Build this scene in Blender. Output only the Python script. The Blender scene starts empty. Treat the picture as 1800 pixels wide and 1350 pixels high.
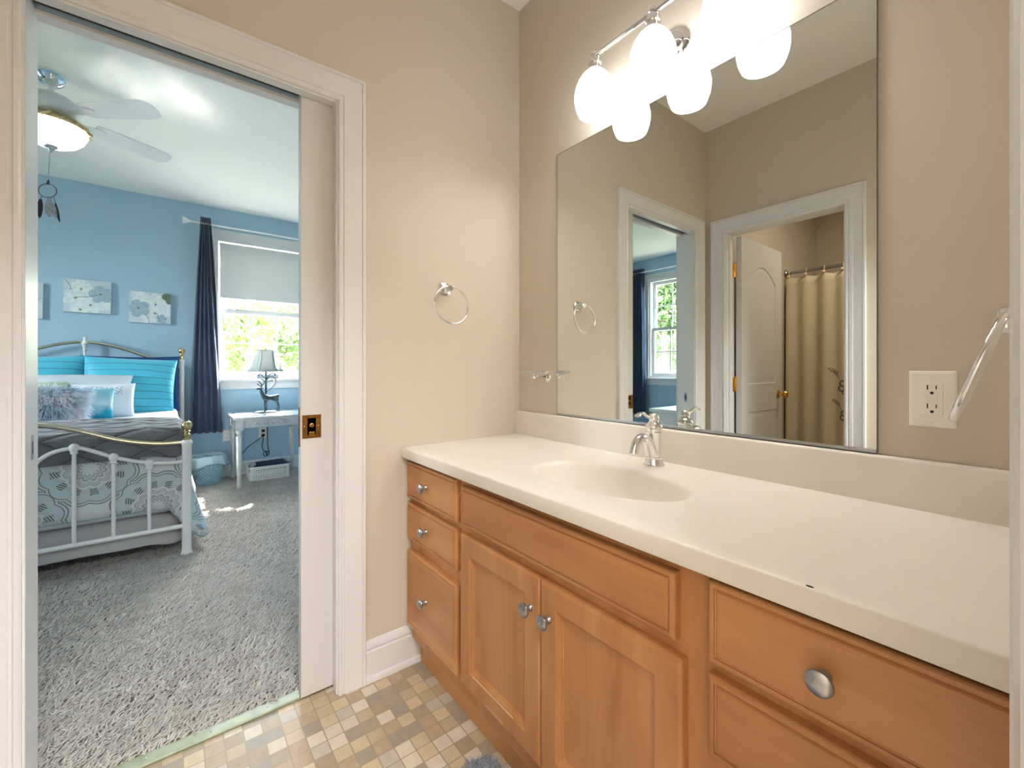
import bpy, bmesh, math, random
import numpy as np
from mathutils import Vector, Matrix
random.seed(7)
PI = math.pi
S = bpy.context.scene
COL = S.collection
R_ = math.radians

# ------------------------------------------------------------------ camera
cam_d = bpy.data.cameras.new('camera')
cam = bpy.data.objects.new('camera', cam_d)
COL.objects.link(cam)
YAW = R_(38.074)
cam.location = (1.5035, -1.2191, 1.0951)
cam.rotation_euler = (PI / 2, 0, PI / 2 - YAW)
cam_d.sensor_fit = 'HORIZONTAL'
cam_d.sensor_width = 36.0
cam_d.lens = 36.0 * 760.4 / 1800.0
cam_d.shift_x = 0.0
cam_d.shift_y = (646.9 - 675.0) / 1800.0
cam_d.clip_start = 0.01
cam_d.clip_end = 300
S.camera = cam

# ------------------------------------------------------------------ exposure
S.view_settings.view_transform = 'Standard'
S.view_settings.look = 'None'
S.view_settings.gamma = 1.0
S.view_settings.use_curve_mapping = False
S.view_settings.exposure = 1.55
S.cycles.use_denoising = True
S.cycles.max_bounces = 10
S.cycles.diffuse_bounces = 5
S.cycles.glossy_bounces = 5
S.cycles.transparent_max_bounces = 12
S.cycles.sample_clamp_indirect = 0.0
S.cycles.use_light_tree = True
S.cycles.blur_glossy = 0.0

# ------------------------------------------------------------------ world + sun
W = bpy.data.worlds.new('sky')
S.world = W
W.use_nodes = True
wn = W.node_tree.nodes
bg = wn['Background']
sky = wn.new('ShaderNodeTexSky')
sky.sky_type = 'NISHITA'
sky.sun_disc = False
sky.sun_elevation = R_(50)
sky.sun_rotation = R_(-65)
sky.altitude = 50
sky.dust_density = 1.5
hs = wn.new('ShaderNodeHueSaturation')
hs.inputs['Saturation'].default_value = 0.4
W.node_tree.links.new(sky.outputs[0], hs.inputs['Color'])
W.node_tree.links.new(hs.outputs[0], bg.inputs[0])
bg.inputs[1].default_value = 3.8


def light(name, typ, loc, energy, color=(1, 1, 1), rot=(0, 0, 0), **kw):
    d = bpy.data.lights.new(name, typ)
    d.energy = energy
    d.color = color
    for k, v in kw.items():
        setattr(d, k, v)
    o = bpy.data.objects.new(name, d)
    o.location = loc
    o.rotation_euler = rot
    COL.objects.link(o)
    return o


sun_dir = Vector((1.28, -0.60, -1.74)).normalized()
sun = light('sun', 'SUN', (-10, 4, 14), 22.0, (1.0, 0.96, 0.9), angle=R_(0.53))
sun.rotation_euler = sun_dir.to_track_quat('-Z', 'Y').to_euler()
# daylight portals in the two bedroom windows
for nm, loc, rot, sx, sy in (('portal_far', (-3.86, -0.4575, 1.68), (0, -PI / 2, 0), 1.42, 0.86),
                             ('portal_side', (-1.80, -4.46, 1.66), (PI / 2, 0, 0), 0.86, 1.42)):
    p = light(nm, 'AREA', loc, 1.0, rot=rot, shape='RECTANGLE', size=sx, size_y=sy)
    p.data.cycles.is_portal = True
# unseen lights added next door: hall fills the bathroom, the other the toilet room
light('hall_fill_light', 'AREA', (2.35, -1.05, 2.35), 38, (.93, .96, 1), shape='DISK', size=0.9)
light('toilet_fill_light', 'AREA', (0.95, -2.5, 2.60), 4.8, (1, 0.88, 0.72), shape='DISK', size=0.3)


# ------------------------------------------------------------------ materials
def lin(c):
    return tuple(((v / 255.0) / 12.92 if v / 255.0 <= 0.04045 else ((v / 255.0 + 0.055) / 1.055) ** 2.4) for v in c) + (1.0,)


MATS = {}


def nt(m):
    return m.node_tree.nodes, m.node_tree.links


def mat(name, rgb, rough=0.5, metal=0.0, bump=None, vary=None, spec=0.5, coat=0.0, trans=0.0, sheen=0.0, scale3=(1, 1, 1)):
    """principled material; bump=(scale,strength,distance), vary=(scale,rgb2,detail)"""
    m = bpy.data.materials.new(name)
    m.use_nodes = True
    n, l = nt(m)
    b = n['Principled BSDF']
    b.inputs['Base Color'].default_value = lin(rgb)
    b.inputs['Roughness'].default_value = rough
    b.inputs['Metallic'].default_value = metal
    b.inputs['Specular IOR Level'].default_value = spec
    b.inputs['Coat Weight'].default_value = coat
    b.inputs['Transmission Weight'].default_value = trans
    b.inputs['Sheen Weight'].default_value = sheen
    if bump or vary:
        tc = n.new('ShaderNodeTexCoord')
        mp = n.new('ShaderNodeMapping')
        mp.inputs['Scale'].default_value = scale3
        l.new(tc.outputs['Object'], mp.inputs[0])
    if vary:
        t = n.new('ShaderNodeTexNoise')
        t.inputs['Scale'].default_value = vary[0]
        t.inputs['Detail'].default_value = vary[2] if len(vary) > 2 else 3
        l.new(mp.outputs[0], t.inputs['Vector'])
        r = n.new('ShaderNodeValToRGB')
        r.color_ramp.elements[0].position = 0.35
        r.color_ramp.elements[1].position = 0.65
        r.color_ramp.elements[0].color = lin(rgb)
        r.color_ramp.elements[1].color = lin(vary[1])
        l.new(t.outputs['Fac'], r.inputs[0])
        l.new(r.outputs[0], b.inputs['Base Color'])
    if bump:
        t2 = n.new('ShaderNodeTexNoise')
        t2.inputs['Scale'].default_value = bump[0]
        t2.inputs['Detail'].default_value = 4
        l.new(mp.outputs[0], t2.inputs['Vector'])
        bp = n.new('ShaderNodeBump')
        bp.inputs['Strength'].default_value = bump[1]
        bp.inputs['Distance'].default_value = bump[2] if len(bump) > 2 else 0.002
        l.new(t2.outputs['Fac'], bp.inputs['Height'])
        l.new(bp.outputs[0], b.inputs['Normal'])
    MATS[name] = m
    return m


def emit(name, rgb, strength, backstrength=None):
    m = bpy.data.materials.new(name)
    m.use_nodes = True
    b = m.node_tree.nodes['Principled BSDF']
    b.inputs['Base Color'].default_value = lin((240, 235, 228))
    b.inputs['Roughness'].default_value = 0.3
    b.inputs['Emission Color'].default_value = lin(rgb)
    b.inputs['Emission Strength'].default_value = strength
    return m


def wood(name, axis, c0, c1, c2):
    """maple stained honey brown; grain runs along axis 0/2"""
    m = bpy.data.materials.new(name)
    m.use_nodes = True
    n, l = nt(m)
    b = n['Principled BSDF']
    tc = n.new('ShaderNodeTexCoord')
    oi = n.new('ShaderNodeObjectInfo')
    addv = n.new('ShaderNodeVectorMath')
    addv.operation = 'MULTIPLY_ADD'
    addv.inputs[1].default_value = (7.3, 3.1, 5.7)
    comb = n.new('ShaderNodeCombineXYZ')
    for i in range(3):
        l.new(oi.outputs['Random'], comb.inputs[i])
    l.new(comb.outputs[0], addv.inputs[0])
    l.new(tc.outputs['Object'], addv.inputs[2])
    mp = n.new('ShaderNodeMapping')
    sc = [5, 5, 5]
    sc[axis] = 0.9
    mp.inputs['Scale'].default_value = sc
    l.new(addv.outputs[0], mp.inputs[0])
    t = n.new('ShaderNodeTexNoise')
    t.inputs['Scale'].default_value = 1.6
    t.inputs['Detail'].default_value = 5
    t.inputs['Distortion'].default_value = 1.1
    l.new(mp.outputs[0], t.inputs['Vector'])
    r = n.new('ShaderNodeValToRGB')
    e = r.color_ramp.elements
    e[0].position, e[0].color = 0.30, lin(c0)
    e[1].position, e[1].color = 0.72, lin(c2)
    x = e.new(0.5)
    x.color = lin(c1)
    l.new(t.outputs['Fac'], r.inputs[0])
    mp2 = n.new('ShaderNodeMapping')
    sc2 = [160, 160, 160]
    sc2[axis] = 5
    mp2.inputs['Scale'].default_value = sc2
    l.new(addv.outputs[0], mp2.inputs[0])
    t2 = n.new('ShaderNodeTexNoise')
    t2.inputs['Scale'].default_value = 1.0
    t2.inputs['Detail'].default_value = 2
    l.new(mp2.outputs[0], t2.inputs['Vector'])
    r2 = n.new('ShaderNodeValToRGB')
    r2.color_ramp.elements[0].position, r2.color_ramp.elements[0].color = 0.28, (0.72, 0.68, 0.64, 1)
    r2.color_ramp.elements[1].position, r2.color_ramp.elements[1].color = 0.5, (1, 1, 1, 1)
    l.new(t2.outputs['Fac'], r2.inputs[0])
    mx = n.new('ShaderNodeMix')
    mx.data_type = 'RGBA'
    mx.blend_type = 'MULTIPLY'
    mx.inputs[0].default_value = 0.28
    l.new(r.outputs[0], mx.inputs[6])
    l.new(r2.outputs[0], mx.inputs[7])
    l.new(mx.outputs[2], b.inputs['Base Color'])
    b.inputs['Roughness'].default_value = 0.36
    b.inputs['Coat Weight'].default_value = 0.12
    b.inputs['Coat Roughness'].default_value = 0.25
    return m


M_tan = mat('tan wall paint', (206, 195, 178), 0.55, bump=(220, 0.12, 0.001), spec=0.35)
M_blue = mat('blue wall paint', (166, 195, 214), 0.6, bump=(220, 0.12, 0.001), spec=0.3)
M_ceil = mat('ceiling white', (240, 237, 231), 0.8, bump=(90, 0.1, 0.001))
M_trim = mat('white trim paint', (220, 219, 218), 0.3, spec=0.5)
M_dark = mat('dark track', (60, 60, 62), 0.6)
M_woodx = wood('maple grain along', 0, (172, 116, 68), (188, 132, 82), (200, 147, 97))
M_woodz = wood('maple grain upright', 2, (172, 116, 68), (188, 132, 82), (200, 147, 97))
M_counter = mat('cultured marble', (228, 222, 213), 0.3, vary=(6, (225, 218, 208)), spec=0.35)
M_chrome = mat('chrome', (235, 236, 238), 0.06, 1.0)
M_nickel = mat('brushed nickel', (178, 180, 184), 0.3, 1.0)
M_brass = mat('antique brass', (176, 130, 70), 0.28, 1.0, vary=(60, (140, 98, 48)))
M_goldbrass = mat('bright brass', (226, 180, 84), 0.16, 1.0)
M_champ = mat('champagne metal', (214, 204, 176), 0.2, 1.0)
M_mirror = mat('mirror silver', (226, 230, 226), 0.0, 1.0)
M_plate = mat('outlet plastic', (240, 236, 226), 0.3)
M_slot = mat('slot black', (14, 12, 12), 0.6)
M_whitemetal = mat('white enamel', (236, 234, 230), 0.25)
M_door = mat('door paint', (209, 207, 205), 0.35)
M_navy = mat('navy curtain cloth', (62, 77, 104), 0.75, vary=(3, (52, 66, 92)), sheen=0.3)
M_shade = mat('roller shade cloth', (222, 222, 218), 0.85, bump=(500, 0.2, 0.0005))
n, l = nt(M_shade)
tls = n.new('ShaderNodeBsdfTranslucent')
tls.inputs[0].default_value = lin((225, 226, 220))
mxs = n.new('ShaderNodeMixShader')
mxs.inputs[0].default_value = .05
l.new(n['Principled BSDF'].outputs[0], mxs.inputs[1])
l.new(tls.outputs[0], mxs.inputs[2])
l.new(mxs.outputs[0], n['Material Output'].inputs[0])
M_strip = mat('pale green metal strip', (170, 178, 152), 0.45, 0.2, vary=(30, (152, 160, 134)))
M_grill = mat('grille bars', (240, 240, 238), 0.35)
M_white = mat('white plastic', (238, 237, 232), 0.35)
M_black = mat('black cord rubber', (24, 25, 28), 0.5)
M_darkcloth = mat('dark blue cloth', (40, 52, 72), 0.85)


def glass(name, tint=(0.96, 0.98, 0.98), refl=0.06):
    m = bpy.data.materials.new(name)
    m.use_nodes = True
    n, l = nt(m)
    n.remove(n['Principled BSDF'])
    out = n['Material Output']
    tr = n.new('ShaderNodeBsdfTransparent')
    tr.inputs[0].default_value = tint + (1,)
    gl = n.new('ShaderNodeBsdfGlossy')
    gl.inputs['Roughness'].default_value = 0.02
    mx = n.new('ShaderNodeMixShader')
    mx.inputs[0].default_value = refl
    l.new(tr.outputs[0], mx.inputs[1])
    l.new(gl.outputs[0], mx.inputs[2])
    l.new(mx.outputs[0], out.inputs[0])
    return m


M_glass = glass('window glass')


def math_node(n, l, op, a, b=None):
    k = n.new('ShaderNodeMath')
    k.operation = op
    for i, v in enumerate((a, b)):
        if v is None:
            continue
        if isinstance(v, (int, float)):
            k.inputs[i].default_value = v
        else:
            l.new(v, k.inputs[i])
    return k.outputs[0]


def tile_mat():
    m = bpy.data.materials.new('mosaic tile floor')
    m.use_nodes = True
    n, l = nt(m)
    b = n['Principled BSDF']
    tc = n.new('ShaderNodeTexCoord')
    sp = n.new('ShaderNodeSeparateXYZ')
    l.new(tc.outputs['Object'], sp.inputs[0])
    P = 0.0479
    u = math_node(n, l, 'DIVIDE', math_node(n, l, 'ADD', sp.outputs[0], -0.0235 + 100 * P), P)
    v = math_node(n, l, 'DIVIDE', math_node(n, l, 'ADD', sp.outputs[1], 0.5265 + 100 * P), P)
    fu, fv = math_node(n, l, 'FLOOR', u), math_node(n, l, 'FLOOR', v)
    ru, rv = math_node(n, l, 'FRACT', u), math_node(n, l, 'FRACT', v)
    c = n.new('ShaderNodeCombineXYZ')
    l.new(fu, c.inputs[0])
    l.new(fv, c.inputs[1])
    wnz = n.new('ShaderNodeTexWhiteNoise')
    wnz.noise_dimensions = '2D'
    l.new(c.outputs[0], wnz.inputs['Vector'])
    r = n.new('ShaderNodeValToRGB')
    r.color_ramp.interpolation = 'CONSTANT'
    cols = [(188, 168, 138), (207, 194, 172), (170, 150, 124), (198, 178, 148), (160, 148, 132), (214, 201, 180), (180, 157, 130), (190, 180, 164), (204, 184, 150), (166, 152, 128)]
    e = r.color_ramp.elements
    e[0].color = lin(cols[0])
    e[1].position, e[1].color = 0.1, lin(cols[1])
    for i in range(2, 10):
        x = e.new(i / 10)
        x.color = lin(cols[i])
    l.new(wnz.outputs['Value'], r.inputs[0])
    no = n.new('ShaderNodeTexNoise')
    no.inputs['Scale'].default_value = 38
    no.inputs['Detail'].default_value = 4
    l.new(tc.outputs['Object'], no.inputs['Vector'])
    r3 = n.new('ShaderNodeValToRGB')
    r3.color_ramp.elements[0].position, r3.color_ramp.elements[0].color = 0.3, (0.8, 0.79, 0.78, 1)
    r3.color_ramp.elements[1].position, r3.color_ramp.elements[1].color = 0.65, (1, 1, 1, 1)
    l.new(no.outputs['Fac'], r3.inputs[0])
    mx = n.new('ShaderNodeMix')
    mx.data_type = 'RGBA'
    mx.blend_type = 'MULTIPLY'
    mx.inputs[0].default_value = 0.6
    l.new(r.outputs[0], mx.inputs[6])
    l.new(r3.outputs[0], mx.inputs[7])
    # grout
    g = 0.035
    du = math_node(n, l, 'MINIMUM', ru, math_node(n, l, 'SUBTRACT', 1.0, ru))
    dv = math_node(n, l, 'MINIMUM', rv, math_node(n, l, 'SUBTRACT', 1.0, rv))
    dd = math_node(n, l, 'MINIMUM', du, dv)
    gm = math_node(n, l, 'LESS_THAN', dd, g)
    mg = n.new('ShaderNodeMix')
    mg.data_type = 'RGBA'
    l.new(gm, mg.inputs[0])
    l.new(mx.outputs[2], mg.inputs[6])
    mg.inputs[7].default_value = lin((158, 142, 116))
    l.new(mg.outputs[2], b.inputs['Base Color'])
    b.inputs['Roughness'].default_value = 0.36
    bp = n.new('ShaderNodeBump')
    bp.inputs['Strength'].default_value = 0.5
    bp.inputs['Distance'].default_value = 0.001
    l.new(math_node(n, l, 'MINIMUM', dd, 0.08), bp.inputs['Height'])
    l.new(bp.outputs[0], b.inputs['Normal'])
    return m


M_tile = tile_mat()


# ------------------------------------------------------------------ mesh building
class MB:
    def __init__(self):
        self.v = []
        self.f = []

    def add(self, verts, faces):
        o = len(self.v)
        self.v += [tuple(p) for p in verts]
        self.f += [tuple(i + o for i in f) for f in faces]
        return self

    def box(self, x0, x1, y0, y1, z0, z1, M=None):
        vs = [Vector((x, y, z)) for z in (z0, z1) for y in (y0, y1) for x in (x0, x1)]
        if M:
            vs = [M @ p for p in vs]
        return self.add(vs, [(0, 2, 3, 1), (4, 5, 7, 6), (0, 1, 5, 4), (2, 6, 7, 3), (0, 4, 6, 2), (1, 3, 7, 5)])

    def loft(self, loops, closed=True, caps=(True, True)):
        n = len(loops[0])
        vs = [p for lp in loops for p in lp]
        fs = []
        m = n if closed else n - 1
        for k in range(len(loops) - 1):
            for i in range(m):
                a, b_ = k * n + i, k * n + (i + 1) % n
                fs.append((a, b_, b_ + n, a + n))
        if closed and caps[0]:
            fs.append(tuple(range(n - 1, -1, -1)))
        if closed and caps[1]:
            o = (len(loops) - 1) * n
            fs.append(tuple(range(o, o + n)))
        return self.add(vs, fs)

    def lathe(self, prof, M=None, n=24, caps=(True, True), sx=1.0, sy=1.0):
        """prof: list of (radius, z); M maps local z axis"""
        M = M or Matrix()
        loops = []
        for r, z in prof:
            r = max(r, 1e-5)
            loops.append([M @ Vector((sx * r * math.cos(2 * PI * i / n), sy * r * math.sin(2 * PI * i / n), z)) for i in range(n)])
        return self.loft(loops, True, caps)

    def tube(self, path, r, n=10, closed=False):
        P = [Vector(p) for p in path]
        rs = r if isinstance(r, (list, tuple)) else [r] * len(P)
        loops = []
        t0 = None
        N = len(P)
        up = None
        for i, p in enumerate(P):
            if closed:
                t = (P[(i + 1) % N] - P[i - 1]).normalized()
            else:
                t = (P[min(i + 1, N - 1)] - P[max(i - 1, 0)]).normalized()
            if up is None:
                up = t.orthogonal().normalized()
            else:
                up = (up - t * up.dot(t))
                up = up.normalized() if up.length > 1e-6 else t.orthogonal().normalized()
            s = t.cross(up)
            loops.append([p + rs[i] * (math.cos(2 * PI * k / n) * up + math.sin(2 * PI * k / n) * s) for k in range(n)])
        if closed:
            loops.append(loops[0])
            return self.loft(loops, True, (False, False))
        return self.loft(loops)

    def ball(self, c, r, n=16, m=10, sz=1.0):
        c = Vector(c)
        prof = [(r * math.sin(PI * k / m), -r * sz * math.cos(PI * k / m)) for k in range(m + 1)]
        return self.lathe(prof, Matrix.Translation(c), n)

    def build(self, name, m, parent=None, smooth=True, bevel=0.0, seg=2, angle=38, kind=None, sub=0, loc=None):
        me = bpy.data.meshes.new(name)
        me.from_pydata(self.v, [], self.f)
        bm = bmesh.new()
        bm.from_mesh(me)
        bmesh.ops.remove_doubles(bm, verts=bm.verts, dist=1e-6)
        bmesh.ops.recalc_face_normals(bm, faces=bm.faces)
        bm.to_mesh(me)
        bm.free()
        me.materials.append(m)
        if smooth:
            me.polygons.foreach_set('use_smooth', [True] * len(me.polygons))
            me.set_sharp_from_angle(angle=R_(angle))
        o = bpy.data.objects.new(name, me)
        COL.objects.link(o)
        if loc:
            o.location = loc
        if parent is not None:
            o.parent = parent
        if bevel:
            b = o.modifiers.new('edge', 'BEVEL')
            b.width = bevel
            b.segments = seg
            b.limit_method = 'ANGLE'
            b.angle_limit = R_(40)
        if sub:
            s = o.modifiers.new('sub', 'SUBSURF')
            s.levels = s.render_levels = sub
        if kind:
            o['kind'] = kind
        return o


def BX(*a, M=None):
    return MB().box(*a, M=M)


def thing(name, label, cat, loc=(0, 0, 0), group=None, rot=(0, 0, 0)):
    o = bpy.data.objects.new(name, None)
    o.empty_display_size = 0.05
    COL.objects.link(o)
    o.location = loc
    o.rotation_euler = rot
    return tag(o, label, cat, group)


def tag(o, label, cat, group=None):
    o['label'] = label
    o['category'] = cat
    if group:
        o['group'] = group
    return o


def copy_tree(o, parent=None):
    c = o.copy()
    COL.objects.link(c)
    if parent is not None:
        c.parent = parent
    for ch in list(o.children):
        copy_tree(ch, c)
    return c


def axis_to(direction, origin):
    q = Vector(direction).normalized().to_track_quat('Z', 'Y')
    return Matrix.Translation(Vector(origin)) @ q.to_matrix().to_4x4()


def smoothpath(pts, k=6):
    """Catmull-Rom through pts"""
    P = [Vector(p) for p in pts]
    out = []
    for i in range(len(P) - 1):
        p0, p1, p2, p3 = P[max(i - 1, 0)], P[i], P[i + 1], P[min(i + 2, len(P) - 1)]
        for j in range(k):
            t = j / k
            out.append(0.5 * ((2 * p1) + (p2 - p0) * t + (2 * p0 - 5 * p1 + 4 * p2 - p3) * t * t + (3 * p1 - p0 - 3 * p2 + p3) * t ** 3))
    out.append(P[-1])
    return out


# ------------------------------------------------------------------ room shell
H = 2.69
YC = -1.635            # wall opposite the mirror
XD = 1.50              # wall at the right, with the doorway the camera stands in
FX = -3.70             # bedroom wall behind the bed
SY = -4.28             # bedroom wall with the second window
O0, O1, OZ = -1.492, -0.790, 1.985   # pocket door opening


def struct(mb, name, m, bevel=0.0, smooth=False):
    return mb.build(name, m, smooth=smooth, bevel=bevel, kind='structure')


struct(BX(-0.05, 3.4, -3.9, 0.12, -0.12, 0.0), 'floor', M_tile)
# bathroom face of the dividing wall (with the pocket for the door behind it)
mb = MB().box(-0.035, 0, O1 + .0122, 0.0, 0, H).box(-0.035, 0, -3.9, O0 - 0.0142, 0, H).box(-0.035, 0, O0 - 0.0142, O1 + .0122, OZ + 0.0122, H)
struct(mb, 'wall_left', M_tan)
mb = MB().box(-0.12, -0.085, O1 + .0122, 0.82, 0, H).box(-0.12, -0.035, -4.4, O0 - 0.0142, 0, H).box(-0.12, -0.085, O0 - 0.0142, O1 + .0122, OZ + 0.0122, H)
struct(mb, 'wall_bedroom_near', M_blue)
struct(BX(-0.035, 1.62, 0.0, 0.12, 0, H), 'wall_back', M_tan)
CX0, CX1, CZ = 0.132, 0.786, 1.985
mb = MB().box(0, CX0, YC - 0.11, YC, 0, H).box(CX1, 1.62, YC - 0.11, YC, 0, H).box(CX0, CX1, YC - 0.11, YC, CZ, H)
struct(mb, 'wall_front', M_tan)
DY1, DY0 = -0.835, -1.60
mb = MB().box(XD, XD + 0.12, DY1 + 0.012, 0.0, 0, H).box(XD, XD + 0.12, YC, DY0 - 0.012, 0, H).box(XD, XD + 0.12, DY0 - 0.012, DY1 + 0.012, 2.0, H)
struct(mb, 'wall_right', M_tan)
struct(BX(-0.06, 3.4, -3.9, 0.12, H, H + 0.1), 'ceiling', M_ceil)
# toilet room beyond the opposite wall
struct(BX(0, 1.62, -3.9, -3.77, 0, H), 'wall_toilet_back', M_tan)
struct(BX(1.5, 1.62, -3.77, YC - 0.11, 0, H), 'wall_toilet_right', M_tan)
# hall behind the camera
struct(BX(3.3, 3.4, -1.9, 0.12, 0, H), 'wall_hall_back', M_tan)
struct(BX(1.62, 3.3, 0.0, 0.12, 0, H), 'wall_hall_left', M_tan)
struct(BX(1.62, 3.3, -1.9, -1.78, 0, H), 'wall_hall_right', M_tan)
# bedroom
M_carpetbase = mat('carpet backing', (116, 108, 100), 0.95, bump=(240, 0.9, 0.006), vary=(160, (150, 142, 133)))
struct(BX(-3.82, -0.05, -4.4, 0.82, -0.12, -0.001), 'floor_bedroom', M_carpetbase)
struct(BX(-3.82, -0.06, -4.4, 0.82, H + 0.001, H + 0.1), 'ceiling_bedroom', M_ceil)
WA0, WA1, WZ0, WZ1 = -0.885, -0.030, 0.985, 2.386     # far window opening (y range)
mb = MB().box(FX - 0.12, FX, -4.4, WA0, 0, H).box(FX - 0.12, FX, WA1, 0.82, 0, H).box(FX - 0.12, FX, WA0, WA1, 0, WZ0).box(FX - 0.12, FX, WA0, WA1, WZ1, H)
struct(mb, 'wall_bedroom_far', M_blue)
WB0, WB1 = -2.245, -1.355                             # side window opening (x range)
mb = MB().box(FX, WB0, SY - 0.12, SY, 0, H).box(WB1, -0.12, SY - 0.12, SY, 0, H).box(WB0, WB1, SY - 0.12, SY, 0, WZ0 - 0.03).box(WB0, WB1, SY - 0.12, SY, WZ1 - 0.02, H)
struct(mb, 'wall_bedroom_left', M_blue)
struct(BX(FX, -0.12, 0.70, 0.82, 0, H), 'wall_bedroom_right', M_blue)

# --- door casings: a moulded profile mitred round the opening
CAS = [(0, 0), (0, .009), (.004, .0125), (.010, .0125), (.013, .009), (.017, .009), (.019, .0125), (.034, .0135), (.0352, .0112),
       (.045, .0125), (.06, .0155), (.076, .0185), (.077, .0165), (.079, .0205), (.088, .0205), (.09, .018), (.09, 0)]


def casing(name, f, a0, a1, zt, wl=0.09, wr=0.09, reveal=0.005, z0=0.0):
    """f(a, z, t) -> point; opening a0..a1 up to zt"""
    loops = []
    for u, t in CAS:
        ul, ur, ut = reveal + u * wl / .09, reveal + u * wr / .09, reveal + u
        loops.append([f(a0 - ul, z0, t), f(a0 - ul, zt + ut, t), f(a1 + ur, zt + ut, t), f(a1 + ur, z0, t)])
    return MB().loft(loops, closed=False).build(name, M_trim, angle=25, kind='structure')


casing('trim_1', lambda a, z, t: (t, a, z), O0, O1, OZ, wl=0.105)
casing('trim_2', lambda a, z, t: (-0.12 - t, a, z), O0, O1, OZ)
casing('trim_3', lambda a, z, t: (a, YC + t, z), CX0 + 0.012, CX1 - 0.012, CZ - 0.012)
casing('trim_4', lambda a, z, t: (XD - t, a, z), DY0, DY1, 1.985, wl=0.025)
# jambs
mb = MB().box(-0.12, 0.0, O0 - 0.014, O0, 0, OZ + 0.012)
mb.box(-0.035, 0.0, O1, O1 + 0.012, 0, OZ + 0.012).box(-0.12, -0.085, O1, O1 + 0.012, 0, OZ + 0.012)
mb.box(-0.035, 0.0, O0, O1, OZ, OZ + 0.012).box(-0.12, -0.085, O0, O1, OZ, OZ + 0.012)
struct(mb, 'trim_5', M_trim, bevel=0.0015, smooth=True)
struct(BX(-0.08, -0.04, O0, O1, OZ + 0.022, OZ + 0.04), 'trim_6', M_dark)
mb = MB().box(CX0, CX0 + 0.012, YC - 0.11, YC, 0, CZ).box(CX1 - 0.012, CX1, YC - 0.11, YC, 0, CZ).box(CX0, CX1, YC - 0.11, YC, CZ - 0.012, CZ)
mb.box(CX0 + 0.012, CX0 + 0.022, YC - 0.066, YC - 0.03, 0, CZ - 0.012).box(CX1 - 0.022, CX1 - 0.012, YC - 0.066, YC - 0.03, 0, CZ - 0.012)
struct(mb, 'trim_7', M_trim, bevel=0.0015, smooth=True)
mb = MB().box(XD, XD + 0.12, DY1, DY1 + 0.012, 0, 2.0).box(XD, XD + 0.12, DY0 - 0.012, DY0, 0, 2.0).box(XD, XD + 0.12, DY0, DY1, 1.985, 2.0)
struct(mb, 'trim_8', M_trim, bevel=0.002, smooth=True)
# threshold strip with little screws
th = struct(BX(-0.097, -0.052, O0, O1, -0.002, 0.007), 'threshold_strip', M_strip, bevel=0.003, smooth=True)
for y in (-0.83, -0.98, -1.13, -1.28, -1.43):
    MB().lathe([(.0035, 0), (.0035, .0008), (.002, .0014)], Matrix.Translation((-0.074, y, 0.0068)), 10).build('screw', M_nickel, th)

# --- baseboards
BB = [(0, 0), (.019, 0), (.0195, .012), (.0165, .02), (.0135, .022), (.0135, .105), (.0115, .109), (.0115, .113), (.0135, .118), (.0125, .128), (.008, .136), (.005, .141), (.0, .142)]


def baseboard(name, f, a0, a1):
    loops = [[f(a, t, z) for t, z in BB] for a in (a0, a1)]
    return MB().loft(loops).build(name, M_trim, angle=25, kind='structure')


baseboard('baseboard_left', lambda a, t, z: (t, a, z), O1 + 0.095, -0.486)
baseboard('baseboard_bedroom_far', lambda a, t, z: (FX + t, a, z), SY, 0.70)
baseboard('baseboard_bedroom_left', lambda a, t, z: (a, SY + t, z), FX, -0.12)
baseboard('baseboard_bedroom_near', lambda a, t, z: (-0.12 - t, a, z), SY, O0 - 0.096)
baseboard('baseboard_front', lambda a, t, z: (a, YC + t, z), CX1 + 0.084, XD)


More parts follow.
